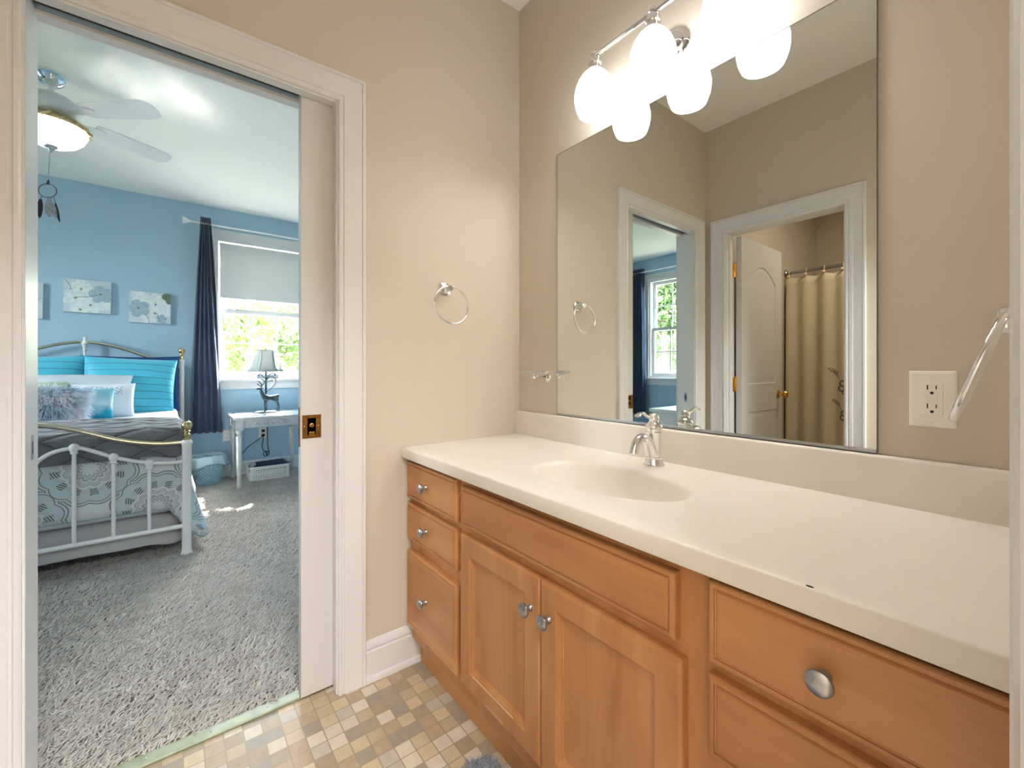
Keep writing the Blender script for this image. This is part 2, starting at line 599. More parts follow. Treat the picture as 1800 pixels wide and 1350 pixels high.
# --- windows (frame, casing, sashes, muntins, panes)
def window(name, f, a0, a1, z0, z1, meet, lower_rows=2):
    """f(a, d, z): a along the wall, d depth (0 = room face, + towards outside)"""
    def bx(mb, A0, A1, D0, D1, Z0, Z1):
        vs = [f(a, d, z) for z in (Z0, Z1) for d in (D0, D1) for a in (A0, A1)]
        return mb.add(vs, [(0, 2, 3, 1), (4, 5, 7, 6), (0, 1, 5, 4), (2, 6, 7, 3), (0, 4, 6, 2), (1, 3, 7, 5)])
    root = bx(bx(bx(bx(MB(), a0, a0 + .02, 0, .12, z0, z1), a1 - .02, a1, 0, .12, z0, z1), a0 + .02, a1 - .02, 0, .12, z1 - .02, z1), a0 + .02, a1 - .02, 0, .12, z0, z0 + .02)
    w = root.build(name, M_trim, bevel=.0015, kind='structure')
    # casing
    loops = []
    for u, t in CAS:
        loops.append([f(a0 - u, -t, z0 - .0), f(a0 - u, -t, z1 + u), f(a1 + u, -t, z1 + u), f(a1 + u, -t, z0 - .0)])
    MB().loft(loops, closed=False).build('casing', M_trim, w, angle=25)
    mb = bx(MB(), a0 - .11, a1 + .11, -.055, .03, z0 - .025, z0)
    mb.build('sill', M_trim, w, bevel=.005, seg=3)
    bx(MB(), a0 - .09, a1 + .09, -.016, 0, z0 - .105, z0 - .025).build('apron', M_trim, w, bevel=.003)

    def sash(nm, Z0, Z1, d, rows, bot):
        b0, b1 = a0 + .022, a1 - .022
        st = .042
        mb = MB()
        bx(mb, b0, b0 + st, d, d + .034, Z0, Z1)
        bx(mb, b1 - st, b1, d, d + .034, Z0, Z1)
        bx(mb, b0 + st, b1 - st, d, d + .034, Z0, Z0 + bot)
        bx(mb, b0 + st, b1 - st, d, d + .034, Z1 - .042, Z1)
        s = mb.build(nm, M_trim, w, bevel=.003)
        g0, g1, h0, h1 = b0 + st, b1 - st, Z0 + bot, Z1 - .042
        mg = MB()
        for k in (1, 2):
            a = g0 + (g1 - g0) * k / 3
            bx(mg, a - .008, a + .008, d + .010, d + .024, h0, h1)
        for k in range(1, rows):
            z = h0 + (h1 - h0) * k / rows
            bx(mg, g0, g1, d + .0105, d + .0235, z - .008, z + .008)
        mg.build('muntin', M_grill, s)
        bx(MB(), g0 - .004, g1 + .004, d + .015, d + .019, h0 - .004, h1 + .004).build('pane', M_glass, s, smooth=False)
        return s
    sash('lower_sash', z0 + .02, meet + .022, .038, lower_rows, .048)
    sash('upper_sash', meet - .020, z1 - .02, .076, 2, .042)
    return w


w1 = window('window_1', lambda a, d, z: (FX - d, a, z), WA0, WA1, WZ0, WZ1, 1.672)
w2 = window('window_2', lambda a, d, z: (a, SY - d, z), WB0, WB1, WZ0 - .03, WZ1 - .02, 1.655)

# ------------------------------------------------------------------ pocket door and toilet-room door
d1 = BX(-0.0725, -0.0375, -0.890, -0.165, 0.012, 2.003).build('door_1', M_door, bevel=0.002, kind='structure')
lt = thing('latch', '', 'latch')
del lt['label'], lt['category']
lt.parent = d1
lt.name = 'privacy_latch'
# plate with a recessed cup and thumb turn (both faces of the door carry one)
for sx, x0 in ((1, -0.0375), (-1, -0.0725)):
    mb = MB()
    yA, yB, zA, zB = -0.886, -0.828, 0.863, 0.940
    rings = []
    for ins, dep in ((0, 0), (0, .0022), (.0015, .003), (.014, .003), (.0155, .0024), (.017, -.001), (.019, -.001)):
        iy = ins if ins < .01 else ins
        iz = ins if ins < .01 else ins * .72
        rings.append([(x0 + sx * dep, y, z) for y, z in ((yA + iy, zA + iz), (yB - iy, zA + iz), (yB - iy, zB - iz), (yA + iy, zB - iz))])
    mb.loft(rings, True, (True, True))
    mb.build('plate', M_brass, lt, angle=20)
    MB().lathe([(.0, 0), (.0075, .0), (.0075, .004), (.006, .005), (0, .0052)], axis_to((sx, 0, 0), (x0 - sx * .001, -0.857, 0.905)), 16).build('thumb_turn', M_brass, lt)
    MB().box(x0 - .001, x0 + sx * .0045, -0.8655, -0.8485, 0.869, 0.884).build('pull_lip', M_goldbrass, lt, bevel=.001)
    for y in (-0.879, -0.835):
        MB().lathe([(.0035, 0), (.0035, .0008), (.002, .0014)], axis_to((sx, 0, 0), (x0 + sx * .003, y, 0.902)), 10).build('screw', M_brass, lt)
MB().box(-0.062, -0.049, -0.8925, -0.8895, 0.835, 0.965).build('edge_pull', M_brass, d1, bevel=.001)
stk = BX(-0.068, -0.048, O0, O0 + .0015, 0.870, 0.930).build('strike_plate', M_nickel, bevel=.0006)
tag(stk, 'small steel strike plate on the white jamb facing the pocket door', 'strike plate')
BX(-0.062, -0.054, O0 + .0014, O0 + .0018, 0.885, 0.915).build('slot', M_slot, stk, smooth=False)

# toilet-room door, swung open 90 degrees about its hinges
HX, HY = CX0 + 0.016, YC - 0.085
DW, DT, DZ0, DZ1 = 0.655, 0.035, 0.012, 1.968


def panel_door():
    x0, x1 = HX + .004, HX + .004 + DT
    y1, y0 = YC - 0.118, YC - 0.118 - DW
    zb = MB()
    # outline of the arch-topped upper panel and the lower panel as nested rings pressed into each face
    def outline(kind, ins):
        ya, yb = y0 + .105 + ins, y1 - .105 - ins
        if kind == 'low':
            za, zt = .20 + ins, .795 - ins
            return [(ya, za), (yb, za), (yb, zt), (ya, zt)]
        za, zs, rise = .985 + ins, 1.70 - ins, .105
        pts = [(ya, za), (yb, za), (yb, zs)]
        for k in range(1, 12):
            t = k / 12
            y = yb + (ya - yb) * t
            pts.append((y, zs + rise * math.sin(PI * t) ** 0.9))
        pts.append((ya, zs))
        return pts
    dr = BX(x0 + .006, x1 - .006, y0, y1, DZ0, DZ1)
    d = dr.build('door_2', M_door, smooth=False, kind='structure')
    for xf, s in ((x1, 1), (x0, -1)):
        bm = bmesh.new()
        def ring(pts, x):
            return [bm.verts.new((x, p[0], p[1])) for p in pts]
        outer = ring([(y0, DZ0), (y1, DZ0), (y1, DZ1), (y0, DZ1)], xf)
        ob = ring([(y0, DZ0), (y1, DZ0), (y1, DZ1), (y0, DZ1)], xf - s * .007)
        for i in range(4):
            bm.faces.new((outer[i], outer[(i + 1) % 4], ob[(i + 1) % 4], ob[i]))
        edges = [bm.edges.get((outer[i], outer[(i + 1) % 4])) for i in range(4)]
        for kind in ('up', 'low'):
            prev = None
            for ins, dep in ((0, 0), (.006, .005), (.018, .0055), (.034, .0008), (.036, .0008)):
                rg = ring(outline(kind, ins), xf - s * dep)
                n = len(rg)
                if prev:
                    for i in range(n):
                        bm.faces.new((prev[i], prev[(i + 1) % n], rg[(i + 1) % n], rg[i]))
                else:
                    for i in range(n):
                        e = bm.edges.get((rg[i], rg[(i + 1) % n])) or bm.edges.new((rg[i], rg[(i + 1) % n]))
                        edges.append(e)
                prev = rg
            bm.faces.new(prev)
        bmesh.ops.triangle_fill(bm, use_beauty=True, use_dissolve=False, edges=edges)
        bmesh.ops.recalc_face_normals(bm, faces=bm.faces)
        me = bpy.data.meshes.new('moulded_face')
        bm.to_mesh(me)
        bm.free()
        me.materials.append(M_door)
        me.polygons.foreach_set('use_smooth', [True] * len(me.polygons))
        me.set_sharp_from_angle(angle=R_(20))
        o = bpy.data.objects.new('moulded_face', me)
        COL.objects.link(o)
        o.parent = d
    # hinges
    for z in (0.23, 0.985, 1.745):
        h = MB()
        h.box(HX - .003, HX - .001, YC - .105, YC - .062, z - .045, z + .045)
        h.box(HX + .001, HX + .003, YC - .160, YC - .112, z - .045, z + .045)
        for k in range(5):
            h.lathe([(.0065, 0), (.0065, .0168)], Matrix.Translation((HX + .002, YC - .108, z - .045 + k * .018)), 12)
        h.lathe([(.0035, 0), (.006, .003), (.004, .008), (0, .01)], Matrix.Translation((HX + .002, YC - .108, z + .045)), 12)
        h.build('hinge', M_goldbrass, d)
    # knobs
    for xf, s in ((x1, 1), (x0, -1)):
        MB().lathe([(.032, 0), (.032, .004), (.026, .008), (.012, .010), (.010, .028), (.018, .034), (.026, .044), (.0275, .052), (.022, .062), (.010, .067), (0, .068)],
                   axis_to((s, 0, 0), (xf, y0 + .062, 0.900)), 20).build('door_knob', M_goldbrass, d)
    BX(x0 + .012, x1 - .012, y0 - .0012, y0 + .001, .872, .928).build('latch_plate', M_goldbrass, d)
    return d


panel_door()

# ------------------------------------------------------------------ vanity cabinet
FY, FF = -0.521, -0.5215        # face-frame plane
VX0, VX1 = 0.003, 1.497
van = thing('vanity_cabinet', 'long honey-stained maple vanity cabinet with drawers and doors under the white counter', 'cabinet', (0, 0, 0))
mb = MB().box(VX0, VX0 + .016, -.502, -.003, .10, .766).box(VX1 - .016, VX1, -.502, -.003, .10, .766)
mb.box(VX0, VX1, -.502, -.003, .10, .116).box(VX0, VX1, -.02, -.003, .116, .766).box(VX0, VX1, -.50, -.10, .60, .612)
mb.build('carcass', M_woodz, van, bevel=.001)
# face frame (stiles and rails)
mb = MB()
for a, b in ((VX0, .030), (.338, .402), (1.084, 1.168), (1.470, VX1)):
    mb.box(a, b, FY, -.502, .10, .767)
for a, b in ((.030, .338), (.402, 1.084), (1.168, 1.470)):
    mb.box(a, b, FY, -.502, .735, .767).box(a, b, FY, -.502, .595, .630).box(a, b, FY, -.502, .10, .168)
for a, b in ((.030, .338), (1.168, 1.470)):
    mb.box(a, b, FY, -.502, .428, .482)
mb.build('face_frame', M_woodz, van, bevel=.0008)
BX(VX0, VX1, -.487, -.470, .0, .10).build('toe_kick', M_woodx, van)
BX(VX0, VX1, -.489, -.487, .0, .10).build('toe_panel', M_woodx, van)


def front(x0, x1, z0, z1, prof, name, m):
    """moulded front: nested rectangles at (inset, height above frame)"""
    loops = []
    for ins, h in prof:
        loops.append([(x0 + ins, FF - h, z0 + ins), (x1 - ins, FF - h, z0 + ins), (x1 - ins, FF - h, z1 - ins), (x0 + ins, FF - h, z1 - ins)])
    o = MB().loft(loops).build(name, m, van, smooth=False, bevel=0)
    return o


SLAB = [(0, 0), (0, .0135), (.0015, .0165), (.004, .0185), (.0085, .0195), (.0100, .0188), (.0108, .0155), (.0128, .0148), (.0140, .0165), (.0160, .0186), (.020, .0190)]
DOORP = [(0, 0), (0, .0135), (.0015, .0165), (.004, .0185), (.008, .0195), (.052, .0195), (.0535, .0165), (.0560, .0160), (.0610, .0135), (.0622, .0098), (.0655, .0092), (.0668, .0068), (.080, .0068)]


def knob(parent, x, z, y):
    k = MB().lathe([(.009, 0), (.0085, .003), (.0058, .006), (.0055, .013), (.0085, .016), (.0155, .0185), (.0172, .0215), (.0165, .0245), (.0125, .0275), (.006, .0290), (0, .0293)],
                   axis_to((0, -1, 0), (x, y, z)), 28).build('knob', M_nickel, parent)
    return k


M_worn = mat('worn pale edge', (222, 196, 164), .6)
KY = FF - .019
for x0, x1 in ((.012, .358), (1.148, 1.490)):
    for z0, z1 in ((.621, .754), (.471, .602), (.152, .430)):
        d = front(x0, x1, z0, z1, SLAB, 'drawer', M_woodx)
        knob(d, (x0 + x1) / 2 - (.025 if x0 < .5 else .011), (z0 + z1) / 2 - (.0 if z1 > .44 else -.005), KY)
front(.383, 1.090, .623, .742, SLAB, 'false_drawer_front', M_woodx)
for x0, x1, kx in ((.383, .741, .709), (.744, 1.104, .774)):
    d = front(x0, x1, .152, .599, DOORP, 'door', M_woodz)
    knob(d, kx, .518, FF - .0195)
    if x0 < .5:
        BX(.452, .640, FF - .0186, FF - .0170, .2040, .2058).build('worn_edge', M_worn, d)
        BX(.520, .600, FF - .0200, FF - .0190, .1660, .1668).build('worn_edge', M_worn, d)

# ------------------------------------------------------------------ countertop with moulded oval basin
ct = thing('countertop', 'off-white one-piece vanity counter with moulded oval basin and backsplash', 'countertop')
CZT, CFY = 0.805, -0.560
BXc, BYc, BA, BBr = 0.75, -0.317, 0.232, 0.132


def counter():
    x0, x1, y0, y1 = .002, 1.498, CFY, -.003
    angs = [2 * PI * i / 96 for i in range(96)]
    for cx, cy in ((x0, y0), (x1, y0), (x1, y1), (x0, y1)):
        angs.append(math.atan2((cy - BYc), (cx - BXc)) % (2 * PI))
    angs = sorted(set(round(a, 6) for a in angs))

    def rect(a, ins):
        c, s = math.cos(a), math.sin(a)
        X0, X1, Y0, Y1 = x0, x1, y0 + ins, y1
        t = 1e9
        if c > 1e-9: t = min(t, (X1 - BXc) / c)
        if c < -1e-9: t = min(t, (X0 - BXc) / c)
        if s > 1e-9: t = min(t, (Y1 - BYc) / s)
        if s < -1e-9: t = min(t, (Y0 - BYc) / s)
        return BXc + c * t, BYc + s * t

    def ell(a, k):
        # point of the scaled ellipse in direction a
        c, s = math.cos(a), math.sin(a)
        t = 1 / math.sqrt((c / BA) ** 2 + (s / BBr) ** 2)
        return BXc + c * t * k, BYc + s * t * k
    loops = []
    for ins, z in ((.012, CZT - .038), (.002, CZT - .037), (0, CZT - .030), (0, CZT - .006), (.001, CZT - .003), (.003, CZT - .001), (.006, CZT)):
        loops.append([(*rect(a, ins), z) for a in angs])
    for k in (.25, .5, .75):
        lp = []
        for a in angs:
            p, q = rect(a, .006), ell(a, 1.10)
            lp.append((q[0] * k + p[0] * (1 - k), q[1] * k + p[1] * (1 - k), CZT))
        loops.append(lp)
    for k, dz in ((1.10, 0), (1.05, .0007), (1.02, .0025), (.995, .006), (.97, .013), (.93, .028), (.88, .046), (.80, .068), (.68, .090), (.52, .106), (.34, .115), (.16, .119), (.09, .1195)):
        loops.append([(*ell(a, k), CZT - dz) for a in angs])
    return MB().loft(loops, True, (False, True)).build('counter_slab', M_counter, ct, angle=60)


counter()
MB().loft([[(.002, y, z) for y, z in pr] for pr in [[(-.003, CZT), (-.022, CZT), (-.022, .900), (-.0195, .9045), (-.016, .906), (-.003, .906)]]] +
          [[(1.498, y, z) for y, z in [(-.003, CZT), (-.022, CZT), (-.022, .900), (-.0195, .9045), (-.016, .906), (-.003, .906)]]]).build('backsplash', M_counter, ct, angle=60)
MB().lathe([(.030, 0), (.030, .003), (.024, .004), (.022, .002), (0, .002)], Matrix.Translation((BXc, BYc, CZT - .1195)), 24).build('drain', M_chrome, ct)

MB().lathe([(.0045, 0), (.003, .0007), (0, .0008)], Matrix.Translation((1.295, CFY + .007, CZT - .0003)), 9, sx=1.3, sy=.6).build('chip', M_slot, ct)

# ------------------------------------------------------------------ faucet
fc = thing('faucet', 'chrome single-lever faucet with curved spout behind the oval basin', 'faucet', (0.75, -0.092, CZT))
MB().lathe([(.031, 0), (.031, .004), (.028, .006), (.0265, .014), (.0245, .022), (.0255, .024), (.0255, .026), (.0225, .028)], None, 32).build('base', M_chrome, fc)
MB().lathe([(.0225, .026), (.0225, .030), (.0215, .045), (.021, .096), (.0225, .098), (.0225, .100), (.0205, .102)], None, 32).build('body', M_chrome, fc)
MB().lathe([(.0205, .100), (.0215, .104), (.0215, .109), (.025, .112), (.0265, .116), (.025, .121), (.019, .127), (.015, .131), (.0135, .135), (.0145, .138), (.0165, .139), (.0165, .142), (.0145, .145), (.015, .148), (.013, .152), (.007, .1555), (0, .1565)], None, 32).build('cap', M_chrome, fc)
sp = smoothpath([(0, -.004, .030), (0, -.016, .052), (0, -.030, .075), (0, -.050, .088), (0, -.072, .086), (0, -.090, .070), (0, -.098, .046)], 6)
n = len(sp)
MB().tube(sp, [(.0205 - .0085 * min(1, i / (n * .45))) if i < n * .45 else .012 + .0012 * (i - n * .45) / (n * .55) for i in range(n)], 20).build('spout', M_chrome, fc)
MB().lathe([(.0125, 0), (.0150, .001), (.0150, .004), (.0135, .005)], axis_to((0, .28, .96), (0, -.0985, .0445)), 20).build('aerator_rim', M_chrome, fc)
lv = smoothpath([(0, -.008, .146), (0, -.026, .145), (0, -.040, .152), (0, -.055, .159), (0, -.070, .158), (0, -.083, .151)], 5)
n = len(lv)
mb = MB()
loops = []
for i, p in enumerate(lv):
    w = .0055 + .006 * (i / n) ** 1.5 if i < n - 3 else (.0115, .009, .003)[min(2, i - n + 3)]
    h = .0045 - .001 * i / n if i < n - 1 else .0015
    loops.append([(p[0] + w * math.cos(2 * PI * k / 14), p[1], p[2] + h * math.sin(2 * PI * k / 14)) for k in range(14)])
mb.loft(loops).build('lever', M_chrome, fc, angle=60)

# ------------------------------------------------------------------ mirror
mi = thing('wall_mirror', 'large frameless rectangular mirror above the vanity counter', 'mirror')
BX(.25, 1.25, -.006, -.001, .909, 1.948).build('mirror_glass', M_mirror, mi, smooth=False)
mb = MB().box(.25, 1.25, -.010, -.0062, .907, .916).box(.25, 1.25, -.010, -.001, .9065, .909)
mb.build('bottom_channel', M_nickel, mi)
BX(.248, .2495, -.0065, -.001, .909, 1.948).build('glass_edge', mat('mirror edge', (96, 106, 100), .3), mi, smooth=False)
BX(1.2505, 1.252, -.0065, -.001, .909, 1.948).build('glass_edge', MATS['mirror edge'], mi, smooth=False)
BX(.248, 1.252, -.0065, -.001, 1.9485, 1.950).build('glass_edge', MATS['mirror edge'], mi, smooth=False)

# ------------------------------------------------------------------ three-lamp vanity light
M_opal = emit('lit opal glass', (244, 247, 255), 3.1)
M_bulb = emit('lit bulb', (248, 250, 255), 15.0)
vl = thing('vanity_light', 'chrome three-lamp bath light bar with glowing white glass shades above the mirror', 'light')
BZ, BY_ = 2.143, -0.105
MB().lathe([(.060, 0), (.060, .004), (.054, .010), (.046, .012), (.044, .016), (.036, .022), (.024, .026), (.012, .030), (.0105, .034)], axis_to((0, -1, 0), (.755, -.001, 2.085)), 36).build('backplate', M_chrome, vl)
MB().tube(smoothpath([(.755, -.030, 2.085), (.755, -.060, 2.088), (.755, -.090, 2.105), (.755, BY_, BZ)], 6), .009, 14).build('arm', M_chrome, vl)
mb = MB().tube([(.532, BY_, BZ), (.978, BY_, BZ)], .0075, 14)
for x in (.532, .978):
    mb.ball((x, BY_, BZ), .0115)
mb.build('bar', M_chrome, vl)
for x in (.532, .755, .978):
    s = MB().lathe([(.010, .012), (.0125, .008), (.0125, .002), (.010, 0), (.010, -.008), (.020, -.012), (.0225, -.018), (.0225, -.030), (.019, -.034), (.019, -.042), (.024, -.046), (.026, -.052), (.024, -.053)],
                   Matrix.Translation((x, BY_, BZ)), 24).build('lamp_holder', M_chrome, vl)
    out = [(.022, -.050), (.030, -.056), (.042, -.068), (.054, -.086), (.063, -.108), (.0675, -.130), (.0675, -.150), (.064, -.170), (.0575, -.188), (.0535, -.196)]
    inn = [(r - .003, z) for r, z in reversed(out)]
    MB().lathe([(.0535, -.196)] + inn, Matrix.Translation((x, BY_, BZ)), 32, caps=(False, False)).build('shade_lining', M_opal, vl)
    MB().lathe(out + [(.0505, -.196)], Matrix.Translation((x, BY_, BZ)), 32, caps=(False, False)).build('shade', M_opal, vl)
    MB().lathe([(.013, -.060), (.018, -.080), (.028, -.105), (.030, -.122), (.026, -.140), (.014, -.151), (0, -.154)], Matrix.Translation((x, BY_, BZ)), 20).build('bulb', M_bulb, vl)


# ------------------------------------------------------------------ towel rings
def ring_plate(mb, c, ax):
    """rounded square plate and post; ax = outward direction"""
    M = axis_to(ax, c)
    loops = []
    for s, z in ((.0265, 0), (.0265, .004), (.024, .008), (.015, .010), (.013, .022), (.012, .034), (.0135, .040), (.0135, .050), (.010, .054)):
        k = max(.2, s / .0265)
        pts = []
        for i in range(32):
            a = 2 * PI * i / 32
            c_, s_ = math.cos(a), math.sin(a)
            e = 4.5 if s > .02 else 2
            r = s / (abs(c_) ** e + abs(s_) ** e) ** (1 / e)
            pts.append(M @ Vector((r * c_, r * s_, z)))
        loops.append(pts)
    mb.loft(loops)


tr = thing('towel_ring', 'chrome towel ring with square plate on the tan wall left of the mirror', 'towel ring', (0, -.382, 1.402))
mb = MB()
ring_plate(mb, (0.0005, 0, 0), (1, 0, 0))
mb.build('mount', M_chrome, tr)
rc, tl = Vector((.050, 0.002, -.066)), R_(7)
MB().tube([rc + .073 * Vector((math.sin(tl) * -math.cos(a) * 1.0, math.sin(a), math.cos(a) * math.cos(tl))) + Vector((.006, 0, 0)) for a in [2 * PI * i / 64 for i in range(64)]], .004, 12, closed=True).build('ring', M_chrome, tr)

# second ring on the right-hand wall, seen edge-on
CAMP = Vector(cam.location)
Fv, Rv = Vector((-math.cos(YAW), math.sin(YAW), 0)), Vector((math.sin(YAW), math.cos(YAW), 0))
pt = Vector((1.4592, -.470, 1.148))
pb = Vector((1.4265, -.521, 1.041))
tr2 = thing('towel_ring', 'chrome towel ring seen edge-on beside the white outlet', 'towel ring', (XD, -.470, 1.150))
mb = MB()
mb.lathe([(.030, -.0005), (.030, .003), (.024, .007), (.0135, .010), (.0105, .018), (.0110, .028), (.0150, .032), (.0160, .037), (.0145, .042), (.0100, .044), (.0085, .041)], axis_to((-1, -.12, 0), (0, 0, 0)), 28)
mb.build('mount', M_chrome, tr2)
u = (pb - pt)
rad = u.length / 2
u.normalize()
vdir = ((pt + pb) / 2 - CAMP).normalized()
vv = (vdir - u * vdir.dot(u)).normalized()
nn = u.cross(vv)
vv = (Matrix.Rotation(R_(.8), 3, u) @ vv)
cc = (pt + pb) / 2 - Vector(tr2.location)
MB().tube([cc + rad * (math.cos(a) * u + math.sin(a) * vv) for a in [2 * PI * i / 64 for i in range(64)]], .0042, 12, closed=True).build('ring', M_chrome, tr2)

# ------------------------------------------------------------------ soap dish
sd = thing('soap_dish', 'small clear soap dish on a chrome wall bracket left of the mirror', 'soap dish', (.187, 0, 1.060))
mb = MB().lathe([(.024, -.0005), (.024, .005), (.019, .010), (.010, .014), (.007, .022), (.006, .050), (.0075, .060), (.0115, .066), (.0125, .074), (.010, .081), (.004, .085), (0, .0855)], axis_to((0, -1, .02), (0, 0, 0)), 24)
mb.build('bracket', M_chrome, sd)
M_frost = mat('frosted clear dish', (240, 240, 236), .12, trans=0.75)
MB().lathe([(0, .008), (.030, .009), (.044, .013), (.052, .020), (.054, .022), (.052, .024), (.042, .018), (.028, .0135), (0, .0125)], Matrix.Translation((0, -.085, 0)), 32, sx=.75, sy=1.05).build('dish', M_frost, sd)

# ------------------------------------------------------------------ outlets
def outlet(label, loc, rot, gfci=True):
    t = thing('wall_outlet', label, 'outlet', loc, rot=rot)
    # local: x right, z up, -y outwards
    loops = []
    w, h = .0355, .0575
    for ins, d in ((0, 0), (0, .002), (.0015, .0045), (.004, .0055), (.006, .0058)):
        loops.append([(-w + ins, -d, -h + ins), (w - ins, -d, -h + ins), (w - ins, -d, h - ins), (-w + ins, -d, h - ins)])
    MB().loft(loops).build('cover_plate', M_plate, t, smooth=False)
    fr = BX(-.0165, .0165, -.0075, -.005, -.0335, .0335).build('receptacle', M_plate, t, bevel=.0015)
    mb = MB()
    for zc in (.019, -.019):
        mb.box(-.0075, -.0055, -.0079, -.0070, zc + .000, zc + .0095).box(.0055, .0072, -.0079, -.0070, zc + .001, zc + .0085)
        mb.lathe([(.0028, 0), (.0028, .0009)], axis_to((0, -1, 0), (0, -.0070, zc - .0065)), 12)
    mb.build('socket_holes', M_slot, fr, smooth=False)
    if gfci:
        for z in (.0040, -.0045):
            BX(-.0075, .0075, -.0088, -.0072, z - .0028, z + .0028).build('button', M_plate, fr, bevel=.0006)
    for z in (.0475, -.0475):
        s = MB().lathe([(.0034, 0), (.0034, .0008), (.0022, .0016)], axis_to((0, -1, 0), (0, -.0056, z)), 12).build('screw', M_plate, t)
    return t


outlet('ivory outlet with two sockets and test buttons beside the mirror', (1.338, -.0005, 1.032), (0, 0, 0))
outlet('white outlet on the blue wall between navy curtain and silver table', (FX + .0005, -.792, .415), (0, 0, PI / 2), False)
outlet('white outlet on the blue wall under the silver table', (FX + .0005, -.476, .415), (0, 0, PI / 2), False)

# ------------------------------------------------------------------ bath rug (shaggy)
def tufts(name, m, parent, pts, h, w, lean, leanvar, seed=1, kind='stuff', sides=3, curl=0.5):
    """many bent tapered yarn tufts as one mesh; pts Nx3 base points"""
    rng = np.random.default_rng(seed)
    N = len(pts)
    hh = h * (0.7 + 0.5 * rng.random(N))
    az = rng.random(N) * 2 * PI
    lx = lean[0] + leanvar * rng.standard_normal(N)
    ly = lean[1] + leanvar * rng.standard_normal(N)
    verts = np.zeros((N, sides * 2 + 1, 3))
    for k, (t, ws) in enumerate(((0, 1.0), (.6, .95))):
        for s in range(sides):
            a = az + 2 * PI * s / sides
            verts[:, k * sides + s, 0] = pts[:, 0] + lx * hh * t ** 1.4 + w * ws * np.cos(a)
            verts[:, k * sides + s, 1] = pts[:, 1] + ly * hh * t ** 1.4 + w * ws * np.sin(a)
            verts[:, k * sides + s, 2] = pts[:, 2] + hh * t
    verts[:, -1, 0] = pts[:, 0] + lx * hh * (1 + curl)
    verts[:, -1, 1] = pts[:, 1] + ly * hh * (1 + curl)
    verts[:, -1, 2] = pts[:, 2] + hh * .92
    nv = sides * 2 + 1
    f4 = []
    base = np.arange(N)[:, None] * nv
    quads = np.array([[s, (s + 1) % sides, sides + (s + 1) % sides, sides + s] for s in range(sides)])
    tris = np.array([[sides + s, sides + (s + 1) % sides, 2 * sides] for s in range(sides)])
    Q = (base[:, :, None] + quads[None]).reshape(-1)
    T = (base[:, :, None] + tris[None]).reshape(-1)
    me = bpy.data.meshes.new(name)
    me.vertices.add(N * nv)
    me.vertices.foreach_set('co', verts.reshape(-1).astype(np.float32))
    nq, ntr = N * sides, N * sides
    me.loops.add(len(Q) + len(T))
    me.loops.foreach_set('vertex_index', np.concatenate([Q, T]).astype(np.int32))
    me.polygons.add(nq + ntr)
    ls = np.concatenate([np.arange(nq) * 4, nq * 4 + np.arange(ntr) * 3]).astype(np.int32)
    me.polygons.foreach_set('loop_start', ls)
    me.polygons.foreach_set('use_smooth', np.ones(nq + ntr, dtype=bool))
    me.update(calc_edges=True)
    me.validate()
    me.materials.append(m)
    o = bpy.data.objects.new(name, me)
    COL.objects.link(o)
    if parent is not None:
        o.parent = parent
    if kind:
        o['kind'] = kind
    return o


M_rug = mat('blue grey shag', (134, 138, 146), .9, vary=(60, (168, 172, 180)), sheen=.3)
rug = thing('bath_rug', 'shaggy blue-grey bath rug on the mosaic floor in front of the vanity', 'rug', (.885, -.86, 0))
rw, rd, rr = .385, .345, .05


def rrect(ins, z):
    pts = []
    for cx, cy, a0 in ((1, 1, 0), (-1, 1, 90), (-1, -1, 180), (1, -1, 270)):
        for k in range(7):
            a = R_(a0 + 15 * k)
            pts.append((cx * (rw - rr) + (rr - ins) * math.cos(a), cy * (rd - rr) + (rr - ins) * math.sin(a), z))
    return pts


MB().loft([rrect(0, .001), rrect(0, .010), rrect(.006, .014)]).build('rug_base', M_rug, rug)
rng = np.random.default_rng(3)
p = (rng.random((42000, 2)) * 2 - 1) * np.array([rw - .006, rd - .006])
p = p[(np.hypot(np.maximum(np.abs(p[:, 0]) - (rw - rr), 0), np.maximum(np.abs(p[:, 1]) - (rd - rr), 0)) < rr - .004)]
tufts('rug_pile', M_rug, rug, np.c_[p, np.full(len(p), .012)], .020, .0014, (.2, -.15), .45, 5, curl=.25)

# ------------------------------------------------------------------ bedroom carpet pile
M_carpet = mat('carpet yarn', (212, 204, 194), .95, vary=(14, (194, 186, 176)), sheen=.25)


def carpet():
    rng = np.random.default_rng(11)
    out = []
    for x0, x1, sp in ((-1.2, -.098, .0088), (-2.2, -1.2, .0100), (-3.68, -2.2, .0115)):
        xs = np.arange(x0, x1, sp)
        ys = np.arange(-2.65, .66, sp)
        X, Y = np.meshgrid(xs, ys)
        P = np.c_[X.ravel(), Y.ravel()] + (rng.random((X.size, 2)) - .5) * sp * 1.5
        P[:, 0] = np.clip(P[:, 0], -3.67, -.0985)
        d = 1.5035 - P[:, 0]
        lo = -1.219 - .168 * d - .55
        hi = -1.219 + .2105 * d + .75
        ok = (P[:, 1] > lo) & (P[:, 1] < hi)
        ok &= ~((P[:, 0] > -.13) & ((P[:, 1] > O1 - .002) | (P[:, 1] < O0 + .002)))
        ok &= ~((P[:, 0] > -.14) & (P[:, 1] > O1 - .1))
        out.append(P[ok])
    P = np.concatenate(out)
    # brush marks: the pile leans in slowly changing directions
    return np.c_[P, np.full(len(P), -.002)]


cp = tufts('carpet_pile', M_carpet, None, carpet(), .0185, .0036, (-.2, .75), .6, 13, kind='stuff')
tag(cp, 'thick light grey-beige carpet pile covering the bedroom floor', 'carpet')

